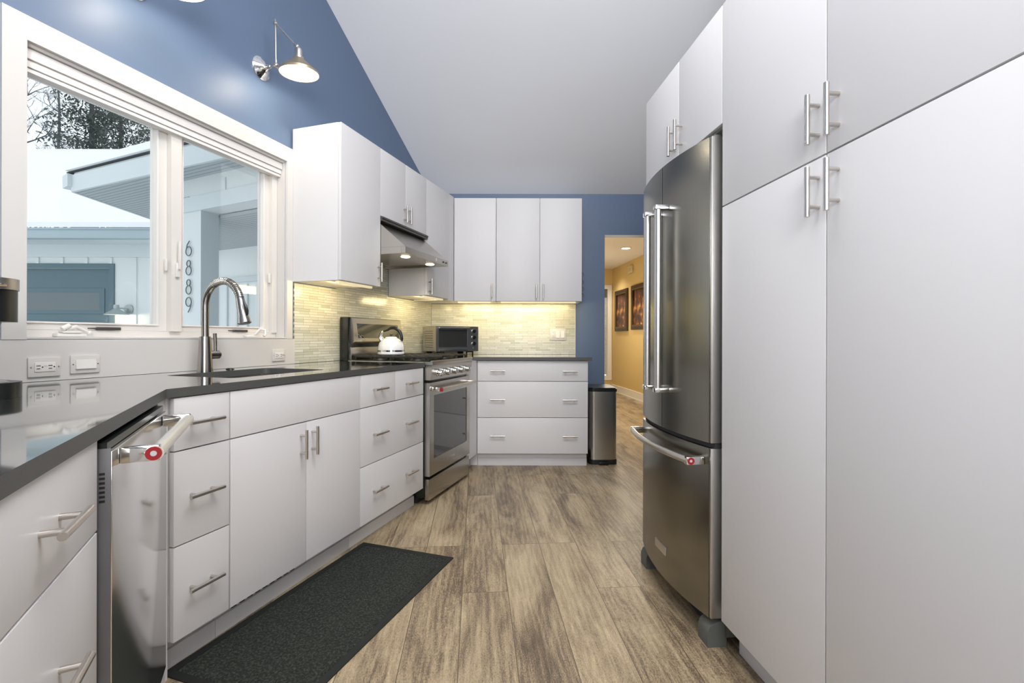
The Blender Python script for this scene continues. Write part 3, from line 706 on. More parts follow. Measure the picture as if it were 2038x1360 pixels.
# cooktop with raised lip
m = MB().box(0, RW, -.028, .60, .885, .905, .005); m.box(0, RW, -.028, -.012, .905, .912, .002); ck = m.build('cooktop', 'steel_rim', rg)
MB().box(.02, RW-.02, .0, .575, .9052, .908).build('cooktop_pan', 'black_enamel', ck, smooth=False)
for i, (x, y) in enumerate([(.13, .15), (.13, .44), (.33, .29), (.53, .15), (.53, .44)]):
    MB().lathe([(0, .022), (.028, .022), (.034, .018), (.034, .010), (.045, .008), (.050, .0)], (x, y, .908)).build('burner', 'cast_iron', ck)
for gi in range(3):
    xa = .022 + gi*(RW-.044)/3 + .003; xb = .022 + (gi+1)*(RW-.044)/3 - .003; m = MB(); z0, z1 = .926, .938
    for y in (.012, .560): m.box(xa, xb, y, y+.012, z0, z1, .002)
    for x in (xa, xb-.012): m.box(x, x+.012, .012, .572, z0, z1, .002)
    xm_ = (xa+xb)/2
    for y in (.15, .29, .43): m.box(xa, xb, y-.005, y+.005, z0, z1, .002)
    m.box(xm_-.005, xm_+.005, .02, .565, z0, z1, .002)
    for y in (.08, .22, .36, .50):
        m.box(xa+.01, xa+.06, y-.004, y+.004, z0, z1, .001); m.box(xb-.06, xb-.01, y-.004, y+.004, z0, z1, .001)
    for x in (xa+.006, xb-.006):
        for y in (.02, .29, .56): m.box(x-.005, x+.005, y-.005, y+.005, .908, z0)
    m.build('grate', 'cast_iron', ck)
# backguard
bgd = MB().box(.002, RW-.0, .600, .664, .885, 1.196, .004).build('backguard', 'black_enamel', rg)
MB().box(.020, RW-.002, .586, .600, .905, .992, .002).build('lower_panel', 'steel', bgd)
m = MB().prism([(.586, 1.018), (.571, 1.030), (.592, 1.190), (.600, 1.196), (.600, 1.018)], .034, RW-.002, 'x'); up = m.build('display_panel', 'steel', bgd)
m = MB(); v = [(.070, .5745, 1.054), (RW-.058, .5745, 1.054), (RW-.058, .5862, 1.150), (.070, .5862, 1.150)]
m.prism([(.5725, 1.054), (.5855, 1.154), (.5900, 1.154), (.5800, 1.054)], .075, RW-.055, 'x'); m.build('display_glass', 'oven_glass', up, smooth=False)

# range hood
hw = .627
hd_ = empty('range_hood', FL.p(2.6785, -2.09, 1.598), FL.ang, 'stainless under-cabinet range hood with sloped front above the stove', 'range hood')
y = lambda n: -(n + 2.09)          # local depth of a plane n
m = MB().prism([(y(-2.09)-.001, .0415), (y(-1.57), .0415), (y(-1.775), .215), (y(-2.09)-.001, .215)], .001, hw-.001, 'x'); m.build('canopy', 'steel', hd_, smooth=False)
m = MB().box(.001, hw-.001, y(-1.568), y(-1.60), 0, .041, .001); m.box(.001, .02, y(-1.60), -.001, 0, .041); m.box(hw-.02, hw-.001, y(-1.60), -.001, 0, .041); m.box(.02, hw-.02, -.02, -.001, 0, .041)
m.box(.02, hw-.02, y(-1.70), y(-1.60), .0, .006)
lip = m.build('lip', 'steel', hd_, smooth=False)
m = MB().box(.022, hw-.022, y(-1.70)+.004, -.024, .012, .02); m.build('grease_filter', 'steel', hd_, smooth=False)
m = MB().box(.001, hw-.001, y(-1.74), -.001, .216, .230); m.box(.001, hw-.001, y(-1.735), y(-1.76), .232, .244); m.build('top_vent', 'latch_grey', hd_, smooth=False)
for x in (.14, hw-.14):
    b = MB().lathe([(0, -.004), (.026, -.004), (.030, -.001), (.032, .0)], (x, y(-1.65), 0), (0,0,1), 26).build('hood_lamp', 'small_bulb_glow', hd_)
    l = bpy.data.lights.new('hood_lamp_source', 'SPOT'); l.energy = 5; l.color = (1, .84, .58); l.spot_size = 2.0; l.spot_blend = .7; l.shadow_soft_size = .02
    lo = bpy.data.objects.new('hood_lamp_source', l); C.objects.link(lo); lo.parent = hd_; lo.location = (x, y(-1.65), -.008)
MB().box(.43, .515, y(-1.5665), y(-1.568), .012, .030).build('display', 'steel_rim', hd_)
for x in (.545, .590): MB().lathe([(0, .006), (.005, .005), (.006, 0)], (x, y(-1.568), .022), (0, -1, 0), 14).build('button', 'black_plastic', hd_)

# kettle on the rear left burner
kt = empty('kettle', FL.p(2.935, -1.83, .9385), FL.ang-PI/2+.1, 'white enamel tea kettle with chrome band and black handle on the stove', 'kettle')
m = MB().lathe([(0, 0), (.086, 0), (.092, .004), (.094, .012), (.092, .018), (.090, .020), (.090, .032), (.092, .034), (.0905, .055), (.082, .082), (.064, .104), (.045, .115), (.040, .117)], seg=48); bd = m.build('body', 'white_enamel', kt)
MB().lathe([(.0905, .0195), (.0925, .021), (.0925, .032), (.0905, .0335)], seg=48).build('chrome_band', 'chrome', kt)
ld = MB().lathe([(.041, .114), (.042, .119), (.036, .125), (.012, .128), (0, .1285)], seg=32).build('lid', 'white_enamel', kt)
MB().lathe([(.004, .128), (.004, .132), (.010, .136), (.010, .142), (0, .145)], seg=20).build('lid_knob', 'black_plastic', ld)
sp_ = MB().tube([(-.055, 0, .085), (-.074, 0, .108), (-.080, 0, .122)], [.020, .016, .015], 18).build('spout', 'chrome', kt)
MB().tube([(-.080, 0, .120), (-.078, 0, .142), (-.060, 0, .166)], [.013, .012, .007], 16).build('whistle', 'chrome', sp_)
P = []
for i in range(13):
    t = math.radians(125 - i*11.5); P.append((.012 + .068*math.cos(t), 0, .108 + .080*math.sin(t)))
P[-1] = (.078, 0, .100)
m = MB().tube([(-.060, 0, .164)] + P, [.006] + [.0085 + .0035*math.sin(i/12*PI) for i in range(13)], 14); m.build('handle', 'black_plastic', kt)

# toaster oven, turned in the corner
ta = math.atan2(.545, .839)
to = empty('toaster_oven', (-.640, 4.005, .902), ta, 'stainless toaster oven with three knobs turned in the back counter corner', 'toaster oven')
TW, TD, z0, z1 = .405, .285, .036, .255
MB().box(0, TW, .012, TD, z0, z1, .006).build('housing', 'steel', to)
fp = MB().plate([(0, z0+.002), (TW, z0+.002), (TW, z1-.002), (0, z1-.002)], [[(.026, .075), (.300, .075), (.300, .228), (.026, .228)]], -.003, .0118, 'y').build('front_frame', 'steel_rim', to, smooth=False)
MB().box(.0265, .2995, .002, .0105, .0755, .2275).build('door_glass', 'oven_glass', fp, smooth=False)
m = MB().cyl((.02, -.030, .240), (.306, -.030, .240), .0055, seg=16)
for x in (.035, .290): m.cyl((x, -.030, .240), (x, -.003, .240), .0045, seg=12)
m.build('door_handle', 'steel_rim', fp)
for z in (.215, .160, .105):
    k = MB().lathe([(0, .020), (.014, .020), (.0165, .017), (.0175, .0), (0, 0)], (.358, -.003, z), (0, -1, 0), 24).build('knob', 'black_plastic', fp)
    MB().lathe([(.0176, .002), (.0185, .002), (.0185, 0), (.0176, 0)], (.358, -.003, z), (0, -1, 0), 24).build('knob_ring', 'chrome', k)
MB().lathe([(0, .004), (.006, .004), (.007, 0)], (.358, -.003, .065), (0, -1, 0), 16).build('power_button', 'chrome', fp)
MB().box(.03, .30, -.006, -.003, .040, .058, .001).build('crumb_tray', 'steel', to)
for x in (.02, .300):
    m = MB(); m.box(x, x+.008, .02, .03, 0, z0); m.box(x+.06, x+.068, .02, .03, 0, z0); m.box(x, x+.068, .02, .03, z0-.007, z0); m.build('foot', 'black_plastic', to, smooth=False)
for x in (.02, .33): MB().box(x, x+.05, TD-.05, TD-.03, 0, z0).build('foot', 'black_plastic', to, smooth=False)
m = MB()
for i in range(8): m.box(-.0006, .0006, .06, TD-.05, .07+i*.02, .074+i*.02)
m.build('side_vents', 'latch_grey', to, smooth=False)

# refrigerator
fx0, fx1 = -2.190, -1.557; FW = fx1-fx0
fr = empty('refrigerator', FR.p(fx0, -nR, 0), FR.ang, 'tall stainless french-door refrigerator with bottom freezer drawer', 'refrigerator')
MB().box(.004, FW-.004, .030, .58, .03, 1.740, .004).build('cabinet_body', 'grey_plastic', fr)
def bulge(x): t = x/FW; return -(.018 + .044*(1-(2*t-1)**2))
def curved(x0, x1, z0, z1, n=14, back=.026, name='door', m_='fridge_steel', parent=None):
    xs = [x0 + (x1-x0)*i/n for i in range(n+1)]; m = MB()
    P = [(x, bulge(x)) for x in xs]
    m.prism(P + [(x1, back), (x0, back)], z0, z1)
    return m.build(name, m_, parent, ang=25)
xm = .322
dl = curved(0, xm-.002, .700, 1.752, name='door', parent=fr)
d2_ = curved(xm+.002, FW-.012, .700, 1.752, name='door', parent=fr)
MB().box(FW-.0118, FW, -.019, .026, .700, 1.752, .003).build('door_rim', 'steel_rim', d2_)
fz = curved(0, FW-.012, .100, .682, 24, name='freezer_drawer', parent=fr)
MB().box(FW-.0118, FW, -.019, .026, .100, .682, .003).build('drawer_rim', 'steel_rim', fz)
P = [(FW*i/20, bulge(FW*i/20)+.012) for i in range(21)]
MB().prism(P + [(FW, .03), (0, .03)], .683, .699).build('seam_gasket', 'dark_gap', fr)
for i, x in enumerate((xm-.062, xm+.048)):
    dd = (dl, d2_)[i]; yb = bulge(x); so = .040
    h = MB().cyl((x, yb-so, .862), (x, yb-so, 1.566), .0135, seg=26).build('handle', 'steel_rim', dd)
    for z in (.846, 1.566):
        m = MB().box(x-.015, x+.015, yb-so-.015, yb+.001, z, z+.018, .004); m.build('handle_bracket', 'chrome', h)
P = []
for i in range(15):
    x = .035 + (FW-.075)*i/14; P.append((x, bulge(x)-.052, .634))
h = MB().tube(P, .0125, 20).build('handle', 'steel_rim', fz)
for x in (.036, FW-.042):
    MB().box(x-.012, x+.012, bulge(x)-.062, bulge(x)+.002, .620, .648, .004).build('handle_bracket', 'chrome', h)
ringbadge(h, (FW-.0292, bulge(FW-.04)-.048, .634), (1, 0, 0), .0125)
xb = .26; MB().box(xb, xb+.105, bulge(xb+.05)-.003, bulge(xb+.05)+.004, .195, .228, .001).build('nameplate', 'steel_rim', fz)
for x in (FW-.075, .0): MB().prism([(-.028, .0), (.04, .0), (.04, .088), (.012, .088), (-.020, .070), (-.028, .050)], x+.004, x+.071, 'x').build('foot_cover', 'grey_plastic', fr, ang=60)
MB().box(.08, FW-.08, .035, .06, .004, .098).build('base_grille', 'dark_gap', fr, smooth=False)
MB().box(FW-.05, FW-.01, -.005, .06, 1.741, 1.762, .004).build('hinge_cover', 'grey_plastic', fr)

# trash can
tcn = empty('trash_can', (.765, 4.155, 0), 0, 'slim stainless step trash can with black lid beside the back cabinet', 'trash can')
def rr(hx, hy, r, k=6):
    P = []
    for (cx, cy, st) in ((hx-r, hy-r, 0), (-hx+r, hy-r, 90), (-hx+r, -hy+r, 180), (hx-r, -hy+r, 270)):
        for i in range(k+1):
            t = math.radians(st+90*i/k); P.append((cx+r*math.cos(t), cy+r*math.sin(t)))
    return P
MB().prism(rr(.117, .165, .045), .040, .610).build('bin_body', 'can_steel', tcn)
MB().prism(rr(.121, .169, .045), 0, .040).build('base', 'black_plastic', tcn)
m = MB().prism(rr(.122, .170, .045), .610, .634); m.prism(rr(.112, .160, .04), .634, .641); m.build('lid', 'black_plastic', tcn)
MB().box(-.04, .04, -.20, -.165, .012, .024, .004).build('pedal', 'black_plastic', tcn)

# kitchen mat
A = Vector((-.762, 2.458)); u_ = Vector((-.3265, -.945)).normalized(); v_ = Vector((.945, -.3265)).normalized()
ang = math.atan2(u_.y, u_.x)
mt = empty('kitchen_mat', (A.x, A.y, 0), ang, 'long dark charcoal-green ribbed floor mat in front of the sink cabinet', 'mat')
# local x along its length, local y towards the room
L_, W_ = 1.02, .512
MB().plate([(0, 0), (L_, 0), (L_, W_), (0, W_)], [[(.028, .028), (L_-.028, .028), (L_-.028, W_-.028), (.028, W_-.028)]], .0005, .0045).build('border', 'mat_border', mt, smooth=False)
bm_ = MB(); nx, ny = 150, 76; g = []
random.seed(3)
for i in range(nx+1):
    row = []
    for j in range(ny+1):
        zz = .005 + random.uniform(0, .0028) if 0 < i < nx and 0 < j < ny else .0015
        row.append(bm_.bm.verts.new((.027 + (L_-.054)*i/nx, .027 + (W_-.054)*j/ny, zz)))
    g.append(row)
for i in range(nx):
    for j in range(ny): bm_.bm.faces.new((g[i][j], g[i+1][j], g[i+1][j+1], g[i][j+1]))
bm_.build('pile', 'mat_pile', mt, smooth=False)

# coffee maker, mostly outside the frame
cf = empty('coffee_maker', (-1.385, 1.215, .9023), FL.ang-PI/2, 'black pod coffee maker with silver top at the left edge of the counter', 'coffee maker')
# front looks along local +x
def dring(hx, hy, r, x0, k=8): return [(a+x0, b) for a, b in rr(hx, hy, r, k)]
MB().prism(dring(.135, .085, .075, -.03), .0, .040).build('drip_tray', 'black_plastic', cf)
MB().lathe([(.055, .0405), (.050, .044), (0, .044)], (.04, 0, 0)).build('tray_grid', 'steel_rim', cf)
MB().prism(dring(.075, .085, .05, -.11), .040, .205).build('water_column', 'black_plastic', cf)
m = MB().prism(dring(.115, .085, .080, -.025, 12), .196, .278); m.lathe([(.055, .182), (.06, .196)], (.0, 0, 0)); m.lathe([(0, .182), (.055, .182)], (.0,0,0)); hdd = m.build('brew_head', 'black_plastic', cf)
tp = MB().prism(dring(.118, .088, .083, -.025, 12), .279, .308).build('silver_lid', 'steel_rim', cf)
MB().tube([(.080, -.03, .290), (.105, -.02, .287), (.112, 0, .285), (.105, .02, .287), (.080, .03, .290)], [.004, .005, .0055, .005, .004], 10).build('lid_handle', 'chrome', tp)
M = Matrix.Translation((.0908, 0, .238)) @ Matrix.Rotation(math.radians(90), 4, 'Z') @ Matrix.Rotation(PI/2, 4, 'X')
text('lettering', 'KEU', .012, 'letter_silver', hdd, M)

# ================================================================ SCONCES
def sconce(s, label):
    e = empty('wall_sconce', FL.p(s, NW, 2.524), FL.ang, label, 'wall lamp', 'swing-arm wall lamps above the window')
    MB().lathe([(.062, 0), (.062, .006), (.056, .012), (.050, .014), (.040, .026), (.026, .034), (.018, .040), (.012, .052), (0, .052)], (0,0,0), (0,-1,0), 36).build('wall_plate', 'chrome', e)
    m = MB().cyl((0, -.05, 0), (0, -.100, 0), .0065, seg=14); m.ball((0, -.060, 0), .012); m.ball((0, -.102, 0), .015); m.cyl((.020, -.102, -.004), (-.020, -.102, -.004), .008, seg=14); m.build('knuckle', 'nickel', e)
    m = MB().cyl((0, -.102, 0), (0, -.098, .222), .0045, seg=12); m.cyl((0, -.102, .006), (0, -.102, .03), .0065, seg=12); m.build('lower_arm', 'nickel', e)
    m = MB(); m.cyl((.007, -.095, .232), (.007, -.238, .078), .0038, seg=12); m.cyl((-.007, -.095, .232), (-.007, -.238, .078), .0038, seg=12)
    m.ball((0, -.098, .226), .011); m.cyl((0, -.098, .226), (0, -.096, .252), .005, .003, 10); m.cyl((.014, -.100, .224), (-.014, -.100, .224), .006, seg=12)
    m.cyl((.020, -.240, .078), (-.020, -.240, .078), .006, seg=12); m.ball((0, -.242, .076), .012); m.build('upper_arm', 'nickel', e)
    ax = Vector((.07, .01, -1)).normalized(); c0 = Vector((0, -.249, .068))
    m = MB().lathe([(0, 0), (.012, 0), (.017, .006), (.019, .010), (.019, .046), (.026, .048), (.026, .056), (.024, .058), (.0, .058)], c0, ax, 26); m.build('socket', 'nickel', e)
    sh = MB().lathe([(.025, .054), (.030, .060), (.094, .118), (.098, .120), (.099, .133), (.0975, .133), (.0965, .121), (.092, .120), (.029, .063), (.025, .058)], c0, ax, 48).build('shade', 'tan_metal', e)
    MB().lathe([(.024, .0600), (.0285, .0640), (.0915, .1212), (.0964, .1225)], c0, ax, 48).build('shade_lining', 'sconce_interior', sh)
    MB().lathe([(0, .060), (.013, .060), (.016, .075), (.028, .098), (.026, .112), (.014, .121), (0, .123)], c0, ax, 24).build('bulb', 'bulb_glow', e)
    l = bpy.data.lights.new('sconce_lamp', 'POINT'); l.energy = 4.5; l.color = (1, .90, .74); l.shadow_soft_size = .03
    q = bpy.data.objects.new('sconce_lamp', l); C.objects.link(q); q.parent = e; q.location = c0 + ax*.128
mat('tan_metal', (.42, .34, .23), .38, .75, var=.05)
sconce(2.060, 'swing-arm nickel wall lamp with cone shade above the window, in view')
sconce(1.40, 'swing-arm wall lamp above the left part of the window, outside the picture top')

# key hooks on the side of the last wall cabinet
kh = empty('hook_rail', (.6092, 4.215, 1.52), 0, 'small black metal hook rail on the side of the cabinet by the doorway', 'hook')
MB().box(0, .005, -.02, .02, -.095, .12, .001).build('rail', 'black_plastic', kh)
m = MB()
for z in (.095, .03, -.03, -.085): m.tube([(.004, 0, z+.012), (.018, 0, z+.014), (.024, 0, z), (.018, 0, z-.012), (.008, 0, z-.010)], .003, 8)
m.build('hooks', 'latch_grey', kh)

# hall pictures, sensor
ha = math.atan2(-1, .0958)   # wall direction, seen from the hall towards the right
def hang(y, z): return (HX(y)-.001, y, z)
for (ya, yb, z0, z1, lab) in ((9.27, 8.56, 1.185, 1.955, 'dark-framed picture with orange figure, left one on the yellow hall wall'), (8.36, 7.62, 1.20, 1.965, 'dark-framed picture partly hidden by the fridge on the yellow hall wall')):
    e = empty('framed_picture', hang(ya, z0), ha, lab, 'picture'); w = ya-yb; h = z1-z0
    f = MB().plate([(0, 0), (w, 0), (w, h), (0, h)], [[(.075, .075), (w-.075, .075), (w-.075, h-.075), (.075, h-.075)]], -.03, 0, 'y').build('frame', 'picture_frame', e, smooth=False)
    MB().plate([(.055, .055), (w-.055, .055), (w-.055, h-.055), (.055, h-.055)], [[(.085, .085), (w-.085, .085), (w-.085, h-.085), (.085, h-.085)]], -.034, -.0302, 'y').build('gilt_edge', 'brass_dark', f, smooth=False)
    MB().box(.076, w-.076, -.012, -.004, .076, h-.076).build('artwork', 'artwork', e, smooth=False)
e = empty('door_chime', hang(8.50, 2.20), ha, 'small cream door chime box high on the yellow hall wall', 'door chime')
MB().box(0, .20, -.035, 0, 0, .125, .008).build('housing', 'sensor_cream', e)
MB().box(.03, .17, -.038, -.035, .03, .095, .002).build('grille', 'tan_paint', e)
# ================================================================ OUTSIDE
g = MB().prism([(-40, 1.5), (-2.6, 1.5), (-1.45, 5.2), (-1.2, 60), (-60, 60)], -.5, -.3).build('ground', 'snow', smooth=False); tag(g, kind='structure')

# detached garage with snowy roof
ga = empty('garage', (0, 7.5, -.3), 0, 'pale blue garage building with snow-covered roof seen through the left window', 'garage')
GX0, GX1 = -12.0, -4.5
MB().plate([(GX0, 0), (-9.3, 0), (-9.3, 2.435), (-6.31, 2.435), (-6.31, 0), (GX1, 0), (GX1, 2.88), (GX0, 2.88)], [], 0, .15, 'y').build('wall', 'siding', ga, smooth=False)
m = MB()
for i in range(-12, 10):
    x = -5.913 + i*-.383 if i >= 0 else -5.913 + i*-.383
    if x < GX0+.1 or x > GX1-.1: continue
    lo = 2.45 if -9.35 < x < -6.29 else .05
    m.box(x-.022, x+.022, -.02, 0, lo, 2.60)
m.build('battens', 'siding', ga, smooth=False)
MB().box(GX0, GX1, -.025, 0, 2.605, 2.80).build('frieze_board', 'siding_fascia', ga, smooth=False)
MB().box(GX0, GX1, -.40, -.0, 2.80, 2.83).build('eave_soffit', 'siding_fascia', ga, smooth=False)
m = MB().box(GX0, GX1, -.50, -.40, 2.80, 2.955, .02); m.box(GX0, GX1, -.515, -.49, 2.93, 2.955, .004); m.build('gutter', 'gutter_metal', ga)
rf = MB().prism([(-.52, 2.96), (4.7, 2.96+5.22*.585), (4.7, 3.10+5.22*.585), (-.55, 3.03)], GX0-.3, GX1+1.2, 'x').build('snow_roof', 'snow', ga, smooth=False)
m = MB().box(-9.3, -6.31, .05, .09, 0, 2.435); gd = m.build('garage_door', 'garage_grey_blue', ga, smooth=False)
for r in range(4):
    z = 2.12 - r*.52
    m = MB(); m.plate([(-9.1, z-.40), (-6.44, z-.40), (-6.44, z), (-9.1, z)], [[(-9.04, z-.35), (-6.52, z-.35), (-6.52, z-.06), (-9.04, z-.06)]], .04, .05, 'y'); m.build('panel_trim', 'garage_grey_blue', gd, smooth=False)
    MB().box(-9.04, -6.52, .044, .0499, z-.35, z-.06).build('door_panel', 'garage_panel', gd, smooth=False)
MB().plate([(-9.38, 0), (-9.3, 0), (-9.3, 2.435), (-6.31, 2.435), (-6.31, 0), (-6.24, 0), (-6.24, 2.505), (-9.38, 2.505)], [], -.022, -.001, 'y').build('door_trim', 'garage_grey_blue', ga, smooth=False)

# barn light beside the garage door
bl = empty('barn_lamp', (-6.00, 7.475, 1.49), 0, 'small galvanised barn lamp glowing beside the garage door', 'wall lamp')
MB().lathe([(.095, 0), (.095, .02), (.05, .04), (0, .045)], (0,0,0), (0,-1,0), 28).build('wall_plate', 'galvanised', bl)
bl.scale = (.74, .74, .74)
MB().tube([(0, -.03, 0), (-.03, -.16, .01), (-.06, -.24, 0)], .016, 12).build('arm', 'galvanised', bl)
m = MB().lathe([(0, .075), (.045, .075), (.05, .03), (.045, 0), (.075, -.03), (.21, -.125), (.205, -.13), (.07, -.04)], (-.06, -.25, 0), seg=36); m.build('shade', 'galvanised', bl)
MB().ball((-.06, -.25, -.085), .035).build('bulb', 'small_bulb_glow', bl)
l = bpy.data.lights.new('barn_lamp_source', 'POINT'); l.energy = 5; l.color = (1, .80, .52); l.shadow_soft_size = .03
q = bpy.data.objects.new('barn_lamp_source', l); C.objects.link(q); q.parent = bl; q.location = (-.06, -.25, -.14)

# entry wing of the house with deep eave: frame runs towards the kitchen wall
ew = Vector((.90, -.436)).normalized(); wa = math.atan2(ew.y, ew.x)
o0 = Vector((-2.97, 4.30))
en = empty('entry_wing', (o0.x, o0.y, -.3), wa, 'pale blue board-and-batten entry wing with deep eave outside the right window', 'building')
# local x along the wall (towards the kitchen), local y away from camera
XL, XR = -.20, 1.06; HB = 2.47; PX = .268; ZS = 2.76
m = MB().plate([(XL, 0), (PX, 0), (PX, HB), (XR, HB), (XR, ZS), (XL, ZS)], [], 0, .16, 'y'); m.build('front_wall', 'siding', en, smooth=False)
m = MB(); m.box(XL, XR, -.012, 0, HB, HB+.13); m.box(.60, .614, -.008, 0, HB+.13, HB+.24); m.build('header_trim', 'siding_fascia', en, smooth=False)
MB().box(XL-.004, XL+.30, -.006, 0, HB+.131, HB+.14).build('trim_line', 'gutter_metal', en, smooth=False)
# porch recess
m = MB(); m.box(-1.95, XR+.4, 1.2, 1.3, 0, 2.50); m.build('porch_wall', 'porch_siding_lifted', en, smooth=False)
m = MB()
for i in range(-10, 8): m.box(-.05+i*.19, -.030+i*.19, 1.18, 1.2, 0, 2.0)
m.build('battens', 'siding', en, smooth=False)
m = MB(); m.box(-1.95, XR+.4, 1.16, 1.2, 2.02, 2.08); m.build('porch_frieze', 'siding_fascia', en, smooth=False)
m = MB().prism([(XL, .17), (XR+.4, .17), (XR+.4, 1.2), (-1.9, 1.2)], 2.44, 2.465); m.build('porch_ceiling', 'soffit', en, smooth=False)
m = MB(); m.box(PX+.14, XR+.3, .60, .68, 2.34, 2.44); m.build('porch_beam', 'garage_grey_blue', en, smooth=False)
# eave: world-space corner converted to local
def loc(x, y):
    d = Vector((x, y)) - o0; n_ = Vector((-ew.y, ew.x)); return (d.dot(ew), d.dot(n_))
K = loc(-4.24, 4.62); E2 = loc(-4.34, 6.9); E1 = loc(-1.97, 3.62)
m = MB().prism([K, E1, (E1[0], 0.0), (XL, 0.0), (XL, 1.8), E2], ZS, ZS+.012); m.build('soffit', 'soffit', en, smooth=False)
def fascia(p, q, name, z0, z1, t, mm):
    p = Vector(p); q = Vector(q); d = (q-p).normalized(); n_ = Vector((-d.y, d.x))*t
    return MB().prism([tuple(p), tuple(q), tuple(q+n_), tuple(p+n_)], z0, z1).build(name, mm, en, smooth=False)
fascia(E1, K, 'fascia', ZS-.005, ZS+.155, .025, 'siding_fascia')
fascia(E1, K, 'drip_edge', ZS+.155, ZS+.185, -.02, 'siding_fascia')
fascia(K, E2, 'fascia', ZS-.005, ZS+.155, .025, 'siding_fascia')
fascia((E1[0], E1[1]-.02), (K[0]-.1, K[1]-.02), 'roof_edge', ZS+.186, ZS+.20, -.05, 'shingle')
m = MB(); k3 = Vector(K); m.prism([(k3.x-.13, k3.y-.04), (k3.x+.02, k3.y-.06), (k3.x+.02, k3.y+.05), (k3.x-.13, k3.y+.06)], ZS+.04, ZS+.16); m.build('gutter_end', 'siding_fascia', en, smooth=False)
# snow-covered roof slab rising away from the eave
MB().prism([(K[0]-.06, K[1]-.05), (E1[0], E1[1]-.05), (E1[0]+.1, E1[1]+1.8), (E2[0]+.4, E2[1])], ZS+.201, ZS+.265).build('snow_roof', 'snow', en, smooth=False)
# house numbers 6 8 8 9
def digit(ch, z):
    m = MB(); r = .003
    def arc(cx, cz, rr_, a0, a1, n=22): return [(cx + rr_*math.cos(math.radians(a0+(a1-a0)*i/n)), 0, cz + rr_*math.sin(math.radians(a0+(a1-a0)*i/n))) for i in range(n+1)]
    if ch == '6': m.tube(arc(0, -.025, .040, 150, 510, 30), r*1.5, 8); m.tube([(-.036, 0, -.008), (-.020, 0, .035), (.012, 0, .066)], r*1.5, 8)
    if ch == '8': m.tube(arc(0, -.028, .038, 0, 360, 30), r*1.5, 8); m.tube(arc(0, .036, .027, 0, 360, 26), r*1.5, 8)
    if ch == '9': m.tube(arc(0, .025, .040, 0, 360, 30), r*1.5, 8); m.tube([(.037, 0, .010), (.022, 0, -.034), (-.006, 0, -.068)], r*1.5, 8)
    n_ = o0 + ew*.115 + Vector((ew.y, -ew.x))*.014
    o = m.build('house_number', 'number_metal', loc=(n_.x, n_.y, z)); o.rotation_euler = (0, 0, wa); return o
for ch, z, lab in (('6', 1.845, 'metal house number 6, topmost of the vertical row on the entry wall'), ('8', 1.675, 'upper metal house number 8, directly below the 6'), ('8', 1.505, 'lower metal house number 8, directly above the 9'), ('9', 1.345, 'metal house number 9 at the bottom of the vertical row')):
    tag(digit(ch, z), lab, 'house number', 'house numbers on the entry wall')

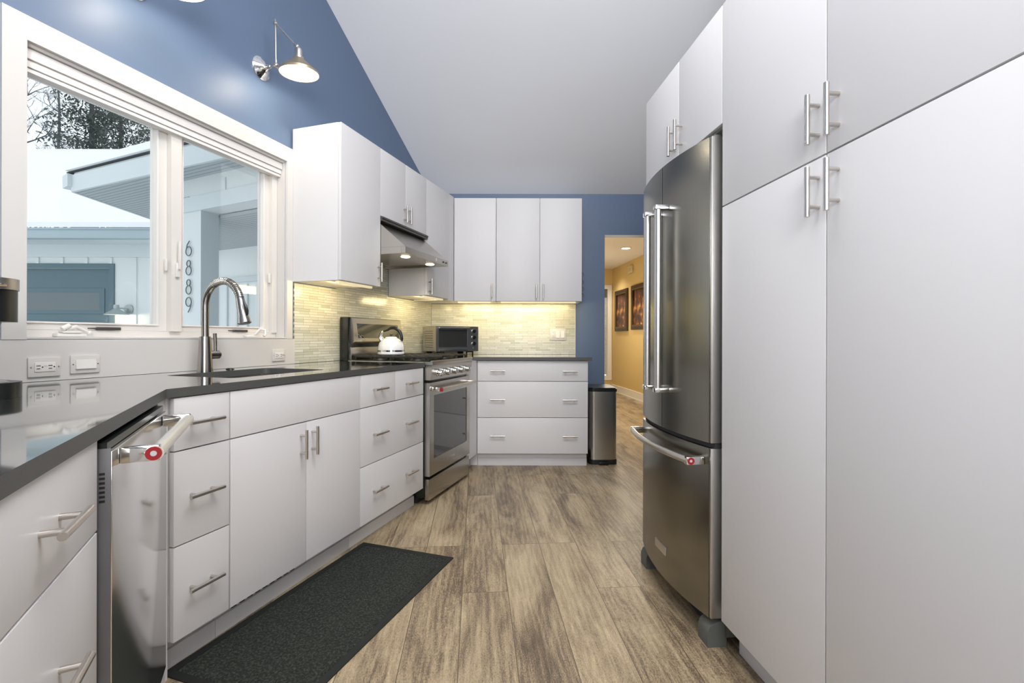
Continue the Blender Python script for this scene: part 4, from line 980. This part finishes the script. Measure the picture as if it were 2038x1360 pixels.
# trees behind the garage
def conifer(x, y, h, rad, seed, label):
    random.seed(seed); e = empty('evergreen_tree', (x, y, -.3), 0, label, 'tree', 'trees behind the garage')
    MB().cyl((0,0,0), (0,0,h*.96), .16, .03, 10).build('trunk', 'bark', e)
    bm = bmesh.new(); n = 0
    for k in range(int(h*34)):
        t = random.random()**.85; z = h*(.30 + .70*t); R_ = rad*(1-t)**.75*random.uniform(.45, 1.05) + .12
        a = random.uniform(0, 2*PI); d = Vector((math.cos(a), math.sin(a), random.uniform(-.35, .05))); base = Vector((0,0,z)); side = Vector((-d.y, d.x, 0))
        steps = max(3, int(R_/.16))
        for i in range(steps):
            p = base + d*R_*(i+1)/steps
            for q in range(5):
                c_ = p + Vector((random.uniform(-.14,.14), random.uniform(-.14,.14), random.uniform(-.12,.10)))
                u = Vector((random.uniform(-1,1), random.uniform(-1,1), random.uniform(-1,.6))).normalized()*random.uniform(.05,.11); w = u.cross(Vector((random.uniform(-1,1), random.uniform(-1,1), 1))).normalized()*random.uniform(.015,.035)
                bm.faces.new([bm.verts.new(c_+u), bm.verts.new(c_+w), bm.verts.new(c_-u), bm.verts.new(c_-w)])
    me = bpy.data.meshes.new('foliage'); bm.to_mesh(me); bm.free(); me.materials.append(MT['needle'])
    o = bpy.data.objects.new('foliage', me); C.objects.link(o); o.parent = e
conifer(-14.1, 16.0, 13.0, 1.9, 1, 'tall dark evergreen tree behind the garage roof, leftmost of the evergreens')
conifer(-16.9, 20.6, 15.2, 2.2, 2, 'broad dark evergreen tree in the middle behind the garage roof')
conifer(-18.9, 25.2, 14.6, 2.2, 4, 'evergreen tree behind the garage roof, nearest the eave of the entry wing')
def bare(x, y, h, seed, label):
    random.seed(seed); e = empty('bare_tree', (x, y, -.3), 0, label, 'tree', 'trees behind the garage')
    m = MB(); t_ = MB()
    pts = [Vector((0,0,0))]
    for i in range(8): pts.append(pts[-1] + Vector((random.uniform(-.15,.15), random.uniform(-.15,.15), h/8)))
    t_.tube(pts, [.17*(1-.85*i/8) for i in range(9)], 8); t_.build('trunk', 'bark', e)
    def br(p, d, L, r, lev):
        q = [p]; dd = d.copy()
        for i in range(3): dd = (dd + Vector((random.uniform(-.3,.3), random.uniform(-.3,.3), random.uniform(-.1,.25)))).normalized(); q.append(q[-1] + dd*L/3)
        m.tube(q, [r, r*.8, r*.55, r*.3], 5)
        if lev > 0:
            for k in range(4):
                nd = (dd + Vector((random.uniform(-1,1), random.uniform(-1,1), random.uniform(-.3,.8)))).normalized(); br(q[random.choice((1,2,3))], nd, L*.6, r*.5, lev-1)
    for i in range(2, 9):
        for k in range(4):
            a = random.uniform(0, 2*PI); br(pts[i], Vector((math.cos(a), math.sin(a), .7)).normalized(), 1.9*(1-.06*i), .032, 3)
    m.build('branches', 'bark', e)
bare(-21.2, 20.5, 15.5, 11, 'leafless tree at the far left of the window view')
bare(-27.5, 29, 20, 12, 'leafless thin tree behind the leftmost bare tree')
